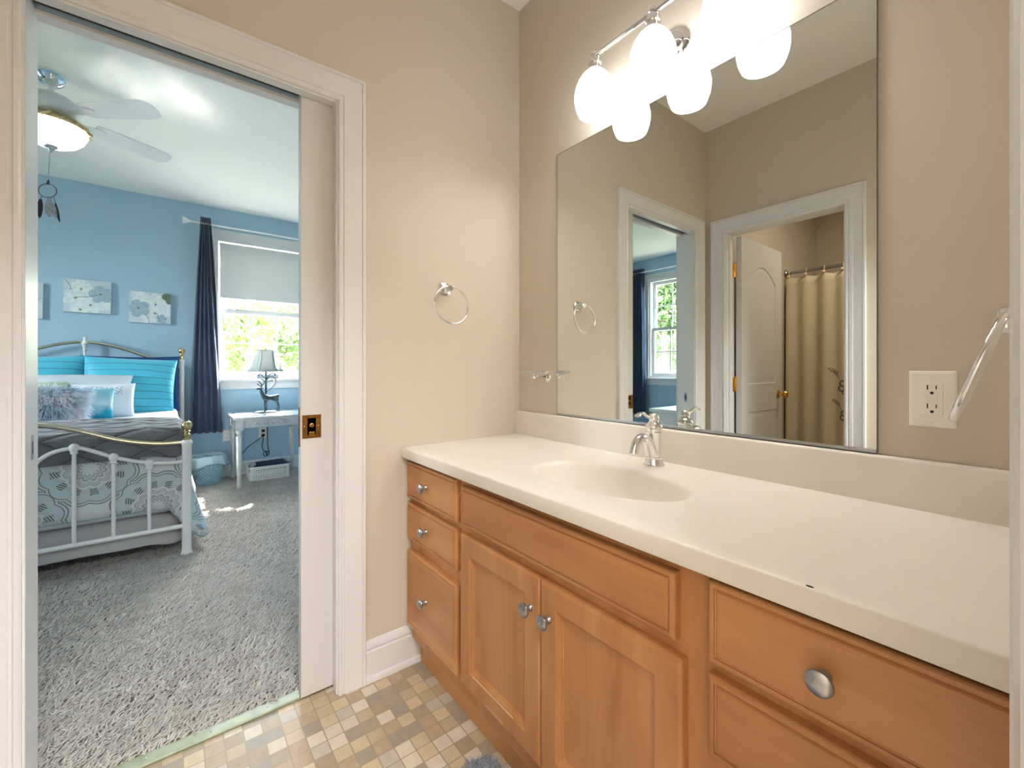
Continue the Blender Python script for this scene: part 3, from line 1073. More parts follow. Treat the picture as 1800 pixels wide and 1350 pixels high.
# ------------------------------------------------------------------ bed
bed = thing('metal_bed', 'white metal bed frame with brass rails against the blue wall', 'bed', (0, 0, 0))
BYm, BHW = -1.808, 0.652
BFX, BHX = -1.681, -3.615


def mirror_y(pts):
    return [(x, 2 * BYm - y, z) for x, y, z in pts]


def finial(x, y, z, nm='finial'):
    MB().lathe([(.017, 0), (.019, .006), (.014, .012), (.016, .020), (.020, .027), (.016, .034), (.010, .038), (.0115, .043), (.0185, .047), (.0185, .051), (.010, .055),
                (.017, .060), (.0245, .070), (.0275, .082), (.0265, .092), (.020, .103), (.010, .109), (0, .110)], Matrix.Translation((x, y, z)), 20).build(nm, M_goldbr2, bed)


M_goldbr2 = mat('pale brass', (208, 190, 140), .22, 1.0)
for s in (1, -1):
    y = BYm + s * BHW
    MB().lathe([(.030, 0), (.031, .012), (.026, .022), (.0235, .04), (.0235, .640), (.026, .644), (.029, .655), (.026, .668), (.020, .674)], Matrix.Translation((BFX, y, 0)), 20).build('foot_post', M_whitemetal, bed)
    finial(BFX, y, .674)
    MB().lathe([(.030, 0), (.031, .012), (.026, .022), (.0205, .04), (.0205, 1.155), (.024, 1.160), (.022, 1.17), (.018, 1.174)], Matrix.Translation((BHX, y, 0)), 20).build('head_post', M_whitemetal, bed)
    finial(BHX, y, 1.174)
    BX(BHX + .02, BFX - .02, y - .012 - s * .02, y + .012 - s * .02, .19, .225).build('side_rail', M_whitemetal, bed)
# footboard top rail (brass), arched rail (white), bars and bottom rail
half = [(BFX, -1.160, .661), (BFX, -1.225, .661), (BFX, -1.290, .665), (BFX, -1.370, .679), (BFX, -1.462, .704), (BFX, -1.550, .740), (BFX, -1.640, .778), (BFX, -1.730, .803), (BFX, BYm, .813)]
MB().tube(smoothpath(half + list(reversed(mirror_y(half[:-1]))), 5), .0135, 12).build('top_rail', M_champ, bed)
half = [(BFX, -1.160, .548), (BFX, -1.240, .548), (BFX, -1.325, .560), (BFX, -1.400, .582), (BFX, -1.474, .611), (BFX, -1.550, .650), (BFX, -1.600, .674), (BFX, -1.640, .677), (BFX, -1.700, .664), (BFX, -1.745, .635), (BFX, -1.775, .596), (BFX, -1.790, .555)]
mb = MB().tube(smoothpath(half, 5), .0105, 10)
mb.tube(smoothpath(mirror_y(half), 5), .0105, 10)
mb.build('arched_rail', M_whitemetal, bed)
bars = [(-1.325, .560), (-1.474, .611), (-1.626, .679)]
mb = None
for y, z in bars + [(2 * BYm - a, b) for a, b in bars] + [(BYm, .56)]:
    MB().tube([(BFX, y, .17), (BFX, y, z)], .0095, 10).build('bar', M_whitemetal, bed)
    MB().lathe([(.012, -.034), (.0165, -.030), (.0145, -.020), (.0205, -.010), (.0225, .002), (.019, .013), (.009, .021), (0, .023)], Matrix.Translation((BFX, y, z)), 14).build('cast_joint', M_whitemetal, bed)
MB().tube([(BFX, BYm - BHW, .170), (BFX, BYm + BHW, .170)], .0135, 10).build('bottom_rail', M_whitemetal, bed)
# headboard
half = [(BHX, -1.158, 1.085), (BHX, -1.25, 1.120), (BHX, -1.34, 1.165), (BHX, -1.45, 1.215), (BHX, -1.57, 1.265), (BHX, -1.69, 1.300), (BHX, BYm, 1.315)]
MB().tube(smoothpath(half + list(reversed(mirror_y(half[:-1]))), 5), .0125, 10).build('head_top_rail', M_champ, bed)
half = [(BHX, -1.158, 1.10), (BHX, -1.185, 1.135), (BHX, -1.215, 1.10), (BHX, -1.32, .98), (BHX, -1.47, 1.05), (BHX, -1.64, 1.16), (BHX, BYm, 1.18)]
MB().tube(smoothpath(half + list(reversed(mirror_y(half[:-1]))), 5), .010, 10).build('head_arched_rail', M_whitemetal, bed)
for y, z in [(-1.32, .98), (-1.474, 1.05), (-1.64, 1.16), (2 * BYm + 1.32, .98), (2 * BYm + 1.474, 1.05), (2 * BYm + 1.64, 1.16)]:
    MB().tube([(BHX, y, .30), (BHX, y, z)], .0095, 10).build('head_bar', M_whitemetal, bed)
mb = MB().tube([(BHX, BYm, .30), (BHX, BYm, 1.300)], .0095, 10)
mb.lathe([(.012, -.075), (.016, -.068), (.011, -.060), (.013, -.045), (.017, -.030), (.022, -.018), (.026, -.012), (.020, 0), (.012, .012), (.010, .022), (.013, .030), (.010, .040), (0, .046)], Matrix.Translation((BHX, BYm, 1.315)), 16)
mb.build('head_center_bar', M_whitemetal, bed)
MB().tube([(BHX, BYm - BHW, .30), (BHX, BYm + BHW, .30)], .0135, 10).build('head_bottom_rail', M_whitemetal, bed)

# mattress
BT0, BT1 = BHX + .035, BFX - .055
M_sheet = mat('white bed sheet', (226, 232, 236), .85)
mt = BX(BT0, BT1 - .012, BYm - .605, BYm + .605, .24, .655).build('mattress', M_sheet, bevel=.05, seg=4)
tag(mt, 'thick white mattress on the metal bed, hidden under the bedding', 'mattress')


def cloth_mat(name, kind):
    """quilted throw or medallion print: coordinates unrolled over the bed's edges (u across, v along and down)"""
    m = bpy.data.materials.new(name)
    m.use_nodes = True
    n, l = nt(m)
    b = n['Principled BSDF']
    b.inputs['Roughness'].default_value = .85
    b.inputs['Sheen Weight'].default_value = .2
    tc = n.new('ShaderNodeTexCoord')
    s = n.new('ShaderNodeSeparateXYZ')
    l.new(tc.outputs['Object'], s.inputs[0])
    x, y, z = s.outputs
    v = math_node(n, l, 'SUBTRACT', x, z)
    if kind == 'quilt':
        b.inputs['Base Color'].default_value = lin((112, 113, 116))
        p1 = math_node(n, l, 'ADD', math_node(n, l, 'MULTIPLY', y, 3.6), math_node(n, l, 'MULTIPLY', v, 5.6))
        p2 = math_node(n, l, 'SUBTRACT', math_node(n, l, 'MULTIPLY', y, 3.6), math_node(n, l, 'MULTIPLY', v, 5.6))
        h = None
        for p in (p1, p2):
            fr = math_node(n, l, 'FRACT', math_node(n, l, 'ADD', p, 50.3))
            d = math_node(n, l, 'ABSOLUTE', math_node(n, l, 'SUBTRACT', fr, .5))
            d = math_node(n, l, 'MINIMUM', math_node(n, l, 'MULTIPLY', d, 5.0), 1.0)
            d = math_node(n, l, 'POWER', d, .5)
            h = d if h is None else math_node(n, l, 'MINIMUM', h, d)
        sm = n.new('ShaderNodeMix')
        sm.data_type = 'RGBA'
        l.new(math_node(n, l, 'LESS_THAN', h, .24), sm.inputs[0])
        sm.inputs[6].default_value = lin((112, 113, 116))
        sm.inputs[7].default_value = lin((82, 83, 87))  # seam lines darkened: stitching thread plus painted shade of the quilted folds
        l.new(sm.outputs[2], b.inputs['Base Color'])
        wr = n.new('ShaderNodeTexNoise')
        wr.inputs['Scale'].default_value = 9
        wr.inputs['Detail'].default_value = 3
        mp = n.new('ShaderNodeMapping')
        mp.inputs['Scale'].default_value = (3, .7, 3)
        l.new(tc.outputs['Object'], mp.inputs[0])
        l.new(mp.outputs[0], wr.inputs['Vector'])
        hh = math_node(n, l, 'ADD', h, math_node(n, l, 'MULTIPLY', wr.outputs['Fac'], 1.2))
        bp = n.new('ShaderNodeBump')
        bp.inputs['Strength'].default_value = .9
        bp.inputs['Distance'].default_value = .030
        l.new(hh, bp.inputs['Height'])
        l.new(bp.outputs[0], b.inputs['Normal'])
    else:
        # medallions on a staggered lattice, distance rings with a scalloped rim
        px, py = .56, .52
        cu = math_node(n, l, 'DIVIDE', math_node(n, l, 'ADD', y, 1.57 + 20 * px), px)
        cv = math_node(n, l, 'DIVIDE', math_node(n, l, 'ADD', v, 1.72 + .545 + 20 * py), py)
        def lattice(ou, ov):
            fu = math_node(n, l, 'SUBTRACT', math_node(n, l, 'FRACT', math_node(n, l, 'ADD', cu, .5 + ou)), .5)
            fv = math_node(n, l, 'SUBTRACT', math_node(n, l, 'FRACT', math_node(n, l, 'ADD', cv, .5 + ov)), .5)
            fu = math_node(n, l, 'MULTIPLY', fu, px)
            fv = math_node(n, l, 'MULTIPLY', fv, py)
            d = math_node(n, l, 'SQRT', math_node(n, l, 'ADD', math_node(n, l, 'MULTIPLY', fu, fu), math_node(n, l, 'MULTIPLY', fv, fv)))
            a = math_node(n, l, 'ARCTAN2', fu, fv)
            return d, a
        dA, aA = lattice(0, 0)
        dB, aB = lattice(.5, .5)
        sel = math_node(n, l, 'LESS_THAN', dA, dB)
        def pick(p, q):
            k = n.new('ShaderNodeMix')
            l.new(sel, k.inputs[0])
            l.new(q, k.inputs[2])
            l.new(p, k.inputs[3])
            return k.outputs[0]
        d, a = pick(dA, dB), pick(aA, aB)
        sc = math_node(n, l, 'ABSOLUTE', math_node(n, l, 'SINE', math_node(n, l, 'MULTIPLY', a, 6)))
        ds = math_node(n, l, 'SUBTRACT', d, math_node(n, l, 'MULTIPLY', sc, .016))
        r = n.new('ShaderNodeValToRGB')
        r.color_ramp.interpolation = 'CONSTANT'
        white, grey, blue, dk, lg = (214, 217, 217), (150, 154, 157), (192, 206, 208), (112, 118, 123), (194, 197, 198)
        stops = [(0, white), (.030, grey), (.036, lg), (.056, grey), (.064, white), (.074, lg), (.098, grey), (.101, white), (.118, lg), (.150, blue), (.200, dk), (.205, blue), (.217, dk), (.223, white)]
        e = r.color_ramp.elements
        mxv = .30
        e[0].color = lin(stops[0][1])
        e[1].position, e[1].color = stops[1][0] / mxv, lin(stops[1][1])
        for p, c in stops[2:]:
            k = e.new(p / mxv)
            k.color = lin(c)
        l.new(math_node(n, l, 'DIVIDE', ds, mxv * .86), r.inputs[0])
        # ring of dark hatched motifs
        mot = math_node(n, l, 'GREATER_THAN', math_node(n, l, 'SINE', math_node(n, l, 'MULTIPLY', a, 12)), .1)
        hat = math_node(n, l, 'GREATER_THAN', math_node(n, l, 'SINE', math_node(n, l, 'MULTIPLY', math_node(n, l, 'ADD', d, math_node(n, l, 'MULTIPLY', a, .05)), 560)), -.2)
        ing = math_node(n, l, 'MULTIPLY', math_node(n, l, 'GREATER_THAN', d, .112), math_node(n, l, 'LESS_THAN', d, .150))
        mk = math_node(n, l, 'MULTIPLY', math_node(n, l, 'MULTIPLY', mot, hat), ing)
        mx = n.new('ShaderNodeMix')
        mx.data_type = 'RGBA'
        l.new(mk, mx.inputs[0])
        l.new(r.outputs[0], mx.inputs[6])
        mx.inputs[7].default_value = lin((104, 112, 118))
        l.new(mx.outputs[2], b.inputs['Base Color'])
    return m


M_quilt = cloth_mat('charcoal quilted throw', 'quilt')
M_medal = cloth_mat('medallion print', 'medal')
M_skirt = mat('grey bed skirt', (186, 184, 182), .85)
M_teal_edge = mat('teal piping', (120, 178, 190), .8)


def drape(name, m, x0, x1, hw, ztop, zfoot, zside, flare_f, flare_s, foldamp, label, cat, rad=.05, crown=.01, seed=0, sharp=0.0, top_only_foot=False, thick=.008, parent=None, ridge=0.0):
    """bedcover: rounded-rectangle top with sides hanging to zfoot at the foot (x1) and zside along both sides"""
    rng = random.Random(seed)
    # perimeter from the head corner (+y side) round the foot to the other head corner
    per = []
    NS, NF, NC = 40, 40, 9
    yA, yB = BYm + hw, BYm - hw
    for i in range(NS):
        per.append(((x0 + (x1 - rad - x0) * i / NS, yA), (0, 1), 'side', i / NS))
    for i in range(NC):
        a = PI / 2 - PI / 2 * i / (NC - 1)
        per.append(((x1 - rad + rad * math.cos(a), yA - rad + rad * math.sin(a)), (math.cos(a), math.sin(a)), 'corner', i / (NC - 1)))
    for i in range(1, NF):
        per.append(((x1, yA - rad + (yB + rad - yA + rad) * i / NF), (1, 0), 'foot', i / NF))
    for i in range(NC):
        a = -PI / 2 * i / (NC - 1)
        per.append(((x1 - rad + rad * math.cos(a), yB + rad + rad * math.sin(a)), (math.cos(a), math.sin(a)), 'corner', 1 - i / (NC - 1)))
    for i in range(1, NS + 1):
        per.append(((x1 - rad + (x0 - x1 + rad) * i / NS, yB), (0, -1), 'side', 1 - i / NS))
    ph = [rng.random() * 6.28 for _ in range(6)]
    loops = []
    n = len(per)

    def hem(k):
        (p, nn_, kd, t) = per[k]
        if kd == 'side':
            w = max(0, (t - .80) / .20)
            return zside + 0 * w, flare_s * (.75 + .25 * w)
        if kd == 'foot':
            e = max(0, 1 - min(t, 1 - t) / .07)
            return zfoot - .02 * e, flare_f
        return zside + (zfoot - .02 - zside) * t - sharp * math.sin(PI * min(1, t * 1.3 + .15)) , flare_s + (flare_f - flare_s) * t
    K = 10
    for j in range(K + 1):          # from hem up to the edge
        t = 1 - j / K
        lp = []
        for k in range(n):
            p, nn_, kd, tt = per[k]
            zh, fl = hem(k)
            s = k * .35
            fold = foldamp * t ** 1.3 * (math.sin(s + ph[0]) + .6 * math.sin(1.7 * s + ph[1]) + .4 * math.sin(.6 * s + ph[2]))
            off = fl * t ** 1.4 + fold
            z = ztop - .03 + (zh - ztop + .03) * t
            lp.append((p[0] + nn_[0] * off, p[1] + nn_[1] * off, z))
        loops.append(lp)
    cxm = (x0 + x1) / 2
    for ins, dz in ((.006, -.018), (.016, -.008), (.032, -.002), (.06, .0), (.12, .003), (.22, .006), (.38, .008), (.6, .01)):
        lp = []
        for k in range(n):
            p, nn_, kd, tt = per[k]
            # move towards the centre line
            ty = BYm + (p[1] - BYm) * (1 - ins / .62 if ins < .61 else 0.02)
            tx = min(p[0], x1 - ins) if kd != 'side' else min(p[0], x1 - ins)
            wob = ridge * math.sin(tx * 70 + ph[3] + 3 * math.sin(ty * 3)) * min(1, ins / .06)
            lp.append((tx, ty, ztop + dz + crown * ins / .6 + wob))
        loops.append(lp)
    mb = MB().loft(loops, closed=False)
    o = mb.build(name, m, parent, angle=70)
    so = o.modifiers.new('cloth', 'SOLIDIFY')
    so.thickness = thick
    so.offset = 1
    if label:
        tag(o, label, cat)
    return o, loops[0]


sk, _ = drape('bed_skirt', M_skirt, BT0, BFX - .070, .612, .232, .085, .06, .03, .02, .006, 'plain grey bed skirt hanging below the patterned duvet', 'bed skirt', seed=4, thick=.003)
dv, hemline = drape('duvet', M_medal, -3.05, BFX - .034, .628, .700, .288, .10, .010, .13, .004, 'pale duvet printed with grey and aqua medallions hanging below the charcoal throw', 'duvet', seed=2, sharp=.06, thick=.006)
MB().tube([Vector(p) for p in hemline], .0055, 6).build('piping', M_teal_edge, dv)
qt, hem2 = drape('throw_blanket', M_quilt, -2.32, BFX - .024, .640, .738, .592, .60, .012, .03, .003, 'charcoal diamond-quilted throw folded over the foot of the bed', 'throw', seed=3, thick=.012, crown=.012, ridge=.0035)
ds = bpy.data.objects.new('top_sheet', BX(-3.50, -2.28, BYm - .622, BYm + .622, .655, .728).build('tmp', M_sheet).data)
bpy.data.objects.remove(bpy.data.objects['tmp'])
COL.objects.link(ds)
bv = ds.modifiers.new('edge', 'BEVEL')
bv.width = .035
bv.segments = 5
ds.data.polygons.foreach_set('use_smooth', [True] * len(ds.data.polygons))
tag(ds, 'white floral-printed comforter top between the pillows and the charcoal throw', 'comforter')
ds.name = 'comforter_top'
ds.data.materials.clear()
ds.data.materials.append(mat('faint floral print', (232, 238, 243), .85, vary=(22, (206, 220, 232), 5)))
# printed word on the duvet
fcv = bpy.data.curves.new('printed_word', 'FONT')
fcv.body = 'comfort'
fcv.size = .052
fcv.extrude = .0004
fcv.align_x = 'CENTER'
tx_ = bpy.data.objects.new('printed_word', fcv)
COL.objects.link(tx_)
dg = bpy.context.evaluated_depsgraph_get()
me = bpy.data.meshes.new_from_object(tx_.evaluated_get(dg))
bpy.data.objects.remove(tx_)
for vtx in me.vertices:     # bend the word into a shallow arc
    x, y = vtx.co.x, vtx.co.y
    vtx.co.y = y - 2.2 * x * x
me.materials.append(mat('print ink', (70, 84, 96), .8))
wd = bpy.data.objects.new('printed_word', me)
COL.objects.link(wd)
wd.rotation_euler = (PI / 2, 0, PI / 2)
wd.location = (BFX - .0245, -1.575, .352)
wd.parent = dv


# ------------------------------------------------------------------ pillows
def pillow(name, label, m, c, w, h, t, lean, yaw=0, roll=0, pin=.10, stripes=None, seed=0, group=None, parent=None, edge=None, cat='pillow'):
    """cushion standing on its bottom edge, facing +x, leaning back by lean degrees"""
    rng = random.Random(seed)
    N = 22
    f1, f2 = rng.random() * 6, rng.random() * 6

    def P(u, v, s):
        prof = max(0, (1 - abs(u) ** 2.6) * (1 - abs(v) ** 2.6)) ** .55
        # corners pull outwards, edge middles pull in
        su = u * (1 - pin * (1 - v * v) * abs(u) ** 2 * .5)
        sv = v * (1 - pin * (1 - u * u) * abs(v) ** 2 * .5)
        wr = .006 * math.sin(5 * u + f1) * math.sin(4 * v + f2)
        return Vector((s * (t / 2 * prof + wr * prof), su * w / 2, sv * h / 2))
    vs, fs = [], []
    for s in (1, -1):
        o = len(vs)
        for i in range(N + 1):
            for j in range(N + 1):
                u, v = math.sin(PI / 2 * (2 * i / N - 1)), math.sin(PI / 2 * (2 * j / N - 1))
                vs.append(P(u, v, s))
        for i in range(N):
            for j in range(N):
                a = o + i * (N + 1) + j
                q = (a, a + 1, a + N + 2, a + N + 1)
                fs.append(q if s < 0 else q[::-1])
    o = MB().add(vs, fs).build(name, m, parent, angle=80)
    o.location = c
    o.rotation_euler = (R_(roll), -R_(lean), R_(yaw))
    tag(o, label, cat, group)
    return o


def pleat_mat(name, rgb, rgb2, per):
    m = bpy.data.materials.new(name)
    m.use_nodes = True
    n, l = nt(m)
    b = n['Principled BSDF']
    b.inputs['Roughness'].default_value = .5
    b.inputs['Sheen Weight'].default_value = .5
    tc = n.new('ShaderNodeTexCoord')
    s = n.new('ShaderNodeSeparateXYZ')
    l.new(tc.outputs['Object'], s.inputs[0])
    no = n.new('ShaderNodeTexNoise')
    no.inputs['Scale'].default_value = 4
    l.new(tc.outputs['Object'], no.inputs['Vector'])
    zz = math_node(n, l, 'ADD', s.outputs[2], math_node(n, l, 'MULTIPLY', no.outputs['Fac'], .02))
    fr = math_node(n, l, 'FRACT', math_node(n, l, 'ADD', math_node(n, l, 'DIVIDE', zz, per), 10))
    mx = n.new('ShaderNodeMix')
    mx.data_type = 'RGBA'
    l.new(math_node(n, l, 'LESS_THAN', fr, .09), mx.inputs[0])
    mx.inputs[6].default_value = lin(rgb)
    mx.inputs[7].default_value = lin(rgb2)
    l.new(mx.outputs[2], b.inputs['Base Color'])
    bp = n.new('ShaderNodeBump')
    bp.inputs['Strength'].default_value = .8
    bp.inputs['Distance'].default_value = .012
    l.new(math_node(n, l, 'POWER', fr, .5), bp.inputs['Height'])
    l.new(bp.outputs[0], b.inputs['Normal'])
    return m


M_teal = pleat_mat('teal pleated satin', (72, 190, 214), (26, 130, 158), .062)
pillow('pillow', 'large navy blue pillow wedged behind the right teal pillow', mat('navy pillowcase', (24, 70, 124), .8), (-3.50, -1.50, .955), .66, .50, .09, 8)
pillow('pillow', 'large teal pleated pillow nearest the navy curtain', M_teal, (-3.315, -1.50, .945), .60, .50, .17, 20, roll=-3, seed=1)
pillow('pillow', 'large teal pleated pillow at the far left of the bed', M_teal, (-3.37, -2.08, .955), .62, .50, .16, 20, roll=2, seed=2)
pillow('pillow', 'long pale grey pillow lying in front of the two teal pillows', mat('pale grey pillowcase', (206, 214, 218), .85, bump=(14, .4, .01)), (-3.13, -1.81, .905), .66, .34, .16, 38, roll=-1, seed=3)
pillow('pillow', 'pale sage green pillow behind the fluffy grey cushion', mat('sage pillowcase', (196, 206, 172), .85), (-2.99, -2.07, .865), .48, .30, .14, 32, seed=4)
M_emb = mat('embroidered white', (236, 238, 242), .85)
n, l = nt(M_emb)
tc = n.new('ShaderNodeTexCoord')
vo = n.new('ShaderNodeTexVoronoi')
vo.inputs['Scale'].default_value = 38
vo.feature = 'DISTANCE_TO_EDGE'
l.new(tc.outputs['Object'], vo.inputs['Vector'])
sx = n.new('ShaderNodeSeparateXYZ')
l.new(tc.outputs['Object'], sx.inputs[0])
k = math_node(n, l, 'MULTIPLY', math_node(n, l, 'LESS_THAN', vo.outputs['Distance'], .06), math_node(n, l, 'GREATER_THAN', sx.outputs[2], .03))
ay = math_node(n, l, 'ABSOLUTE', sx.outputs[1])
k = math_node(n, l, 'MULTIPLY', k, math_node(n, l, 'LESS_THAN', ay, .11))
k = math_node(n, l, 'MULTIPLY', k, math_node(n, l, 'LESS_THAN', sx.outputs[2], .10))
mx = n.new('ShaderNodeMix')
mx.data_type = 'RGBA'
l.new(k, mx.inputs[0])
mx.inputs[6].default_value = lin((236, 238, 242))
mx.inputs[7].default_value = lin((126, 158, 190))
l.new(mx.outputs[2], n['Principled BSDF'].inputs['Base Color'])
pillow('cushion', 'white cushion with blue embroidery in front of the right teal pillow', M_emb, (-2.92, -1.63, .848), .36, .28, .11, 24, seed=5, cat='cushion')
M_omb = mat('ombre cushion', (120, 200, 220), .8)
n, l = nt(M_omb)
tc = n.new('ShaderNodeTexCoord')
sx = n.new('ShaderNodeSeparateXYZ')
l.new(tc.outputs['Object'], sx.inputs[0])
no = n.new('ShaderNodeTexNoise')
no.inputs['Scale'].default_value = 8
l.new(tc.outputs['Object'], no.inputs['Vector'])
zz = math_node(n, l, 'ADD', math_node(n, l, 'MULTIPLY', math_node(n, l, 'ADD', sx.outputs[2], .12), 4.0), math_node(n, l, 'MULTIPLY', math_node(n, l, 'SUBTRACT', no.outputs['Fac'], .5), .5))
r = n.new('ShaderNodeValToRGB')
r.color_ramp.elements[0].position, r.color_ramp.elements[0].color = .12, lin((26, 158, 190))
r.color_ramp.elements[1].position, r.color_ramp.elements[1].color = .85, lin((140, 200, 216))
k = r.color_ramp.elements.new(.42)
k.color = lin((196, 222, 230))
l.new(zz, r.inputs[0])
l.new(r.outputs[0], n['Principled BSDF'].inputs['Base Color'])
pillow('cushion', 'small turquoise and white cushion leaning on the embroidered one', M_omb, (-2.80, -1.70, .835), .28, .25, .09, 28, seed=6, cat='cushion')
M_fur = mat('grey blue fur', (244, 247, 250), .9, vary=(9, (184, 202, 218), 2), sheen=.4)
fu = pillow('cushion', 'fluffy grey-blue fur cushion lying at the front of the pillows', mat('fur backing', (196, 212, 226), .9), (-2.66, -1.93, .840), .48, .26, .16, 52, seed=7, cat='cushion')
# fur on the cushion: long soft strands, one mesh
rng = np.random.default_rng(21)
N = 9000
u, v = rng.random(N) * 2 - 1, rng.random(N) * 2 - 1
prof = (np.maximum(0, (1 - np.abs(u) ** 2.6) * (1 - np.abs(v) ** 2.6))) ** .55
side = np.where(rng.random(N) < .8, 1, -1)
base = np.c_[side * .08 * prof, u * .24 * .97, v * .13 * .97]
dirn = np.c_[side * (.35 + .3 * rng.random(N)), u * .9 + .35 * rng.standard_normal(N), -.55 + .5 * v + .35 * rng.standard_normal(N)]
dirn /= np.linalg.norm(dirn, axis=1)[:, None]
L = .045 + .045 * rng.random(N)
mid = base + dirn * (L * .55)[:, None]
tip = base + dirn * L[:, None] + np.c_[-side * .012, np.zeros(N), -.012 * np.ones(N)]
wv = np.cross(dirn, rng.standard_normal((N, 3)))
wv = wv / np.linalg.norm(wv, axis=1)[:, None] * .0019
V = np.stack([base - wv, base + wv, mid + wv, mid - wv, tip], 1).reshape(-1, 3)
F = []
for i in range(N):
    o = i * 5
    F.append((o, o + 1, o + 2, o + 3))
    F.append((o + 3, o + 2, o + 4))
fm = bpy.data.meshes.new('fur')
fm.from_pydata(V.tolist(), [], F)
fm.materials.append(M_fur)
fo = bpy.data.objects.new('fur', fm)
fo['kind'] = 'stuff'
COL.objects.link(fo)
fo.parent = fu

# ------------------------------------------------------------------ canvas pictures
M_canvas = mat('canvas edge', (214, 218, 216), .8)


def flower_mesh(mb, cx, cz, r, rot, np_=5, x=0):
    for k in range(np_):
        a = rot + 2 * PI * k / np_
        pts = []
        for i in range(14):
            t = 2 * PI * i / 14
            rr = r * (.52 + .0 * math.cos(t))
            pu, pv = r * .55 + r * .50 * math.cos(t), r * .42 * math.sin(t) * (1 + .25 * math.cos(t))
            pts.append((x + .0001 * k, cx + pu * math.cos(a) - pv * math.sin(a), cz + pu * math.sin(a) + pv * math.cos(a)))
        mb.add(pts, [tuple(range(14))])


M_pet_w = mat('petal white', (232, 236, 236), .8, vary=(30, (206, 216, 220)))
M_pet_b = mat('petal grey blue', (168, 190, 200), .8, vary=(30, (150, 172, 184)))
M_stem = mat('stem brown', (120, 116, 104), .8)
M_center = mat('flower centre', (156, 140, 96), .8)
M_leaf = mat('leaf olive', (112, 124, 104), .8)
M_pic = mat('painted ground', (204, 214, 216), .8, vary=(7, (188, 202, 208)))


def picture(label, y0, y1, z0, z1, whites, blues, centers, stems, leaves=(), dz=0):
    cy, cz = (y0 + y1) / 2, (z0 + z1) / 2
    t = thing('canvas_picture', label, 'picture', (FX + .001, cy, cz), rot=(R_(-.6), 0, 0))
    w, h = (y1 - y0) / 2, (z1 - z0) / 2
    BX(0, .030, -w, w, -h, h).build('canvas', M_pic, t, bevel=.003)

    def clip(mb):
        # keep petals on the canvas
        mb.v = [(x, max(-w + .002, min(w - .002, y)), max(-h + .002, min(h - .002, z))) for x, y, z in mb.v]
        return mb
    for i, (a, b, r, ro) in enumerate(whites):
        mb = MB()
        flower_mesh(mb, a * w, b * h, r, ro, x=.0304 + .0007 * i)
        clip(mb).build('painted_blossom', M_pet_w, t, smooth=False)
    for i, (a, b, r, ro) in enumerate(blues):
        mb = MB()
        flower_mesh(mb, a * w, b * h, r, ro, x=.0346 + .0007 * i)
        clip(mb).build('painted_blossom', M_pet_b, t, smooth=False)['label'] = 'blue-grey blossom'
    if leaves:
        for i, (a, b, r) in enumerate(leaves):
            mb = MB()
            mb.add([(.0364 + .0004 * i, a * w + r * math.cos(q) * 1.0, b * h + r * .8 * math.sin(q)) for q in [2 * PI * j / 16 for j in range(16)]], [tuple(range(16))])
            clip(mb).build('painted_leaf', M_leaf, t, smooth=False)
    for pts in stems:
        P = smoothpath([(.0368, a * w, b * h) for a, b in pts], 5)
        MB().tube(P, .0016, 5).build('painted_stem', M_stem, t)
    for a, b in centers:
        MB().lathe([(.0085, 0), (.0065, .0014), (0, .002)], axis_to((1, 0, 0), (.0364, a * w, b * h)), 10).build('painted_flower_centre', M_center, t)
    return t


picture('dogwood canvas above the middle of the bed, one blue-grey blossom at its right', -1.945, -1.648, 1.568, 1.853,
        [(-.3, .45, .07, .3), (-.55, -.15, .075, 1.0), (.15, -.45, .08, .2), (-.3, -.8, .06, .5), (.75, -.5, .05, .2)], [(.55, .15, .075, .5)],
        [(-.27, .40), (-.5, -.15), (.12, -.52), (-.3, -.82), (.55, .18)], [[(-.95, .95), (-.75, .6), (-.7, .3)], [(-.5, -.1), (0, -.02), (.4, .1)]])
picture('dogwood canvas nearest the window, with an olive leaf in its corner', -1.532, -1.236, 1.506, 1.792,
        [(.2, .35, .085, .1), (.0, -.5, .08, .6), (.5, -.45, .07, .3), (-.5, .65, .06, .2), (.7, .1, .06, .4)], [(-.55, -.1, .078, .7), (.55, -.7, .04, .2)],
        [(.25, .22), (-.55, -.08), (.22, -.35)], [[(-.25, -.45), (-.1, -.7), (-.05, -.98)], [(.3, -.3), (.4, -.6), (.45, -.8)]], [(.85, .75, .045), (.95, .45, .03)])
picture('dogwood canvas partly hidden by the left door casing', -2.360, -2.060, 1.500, 1.795,
        [(-.4, .3, .085, .1), (.2, .6, .07, .7), (.1, -.5, .085, .4)], [], [(-.4, .3), (.1, -.5)], [[(.98, .15), (.6, .0), (.3, .02), (-.1, -.2)]])

# ------------------------------------------------------------------ curtains, rods and roller shade
def curtain(label, f, top, bot, z1, z0, amp, nf, seed):
    """f(a, d, z); top/bot = (a0, a1)"""
    NA, NZ = nf * 12, 30
    rng = random.Random(seed)
    ph = [rng.random() * 6 for _ in range(4)]
    loops = []
    for j in range(NZ + 1):
        t = j / NZ
        e = t ** .9
        a0, a1 = top[0] + (bot[0] - top[0]) * e, top[1] + (bot[1] - top[1]) * e
        z = z1 + (z0 - z1) * t
        lp = []
        for i in range(NA + 1):
            s = i / NA
            w = 2 * PI * nf * s + .5 * math.sin(3 * t + ph[0]) + .35 * math.sin(5 * t + ph[1] + 4 * s)
            d = amp * (.8 + .4 * math.sin(s * 5 + ph[2])) * math.sin(w)
            a = a0 + (a1 - a0) * (s + .035 * math.sin(2 * w))
            lp.append(f(a, d, z + (.006 * math.sin(w + 1) if t == 1 else 0)))
        loops.append(lp)
    o = MB().loft(loops, closed=False).build('curtain', M_navy, angle=80)
    so = o.modifiers.new('cloth', 'SOLIDIFY')
    so.thickness = .003
    tag(o, label, 'curtain')
    return o


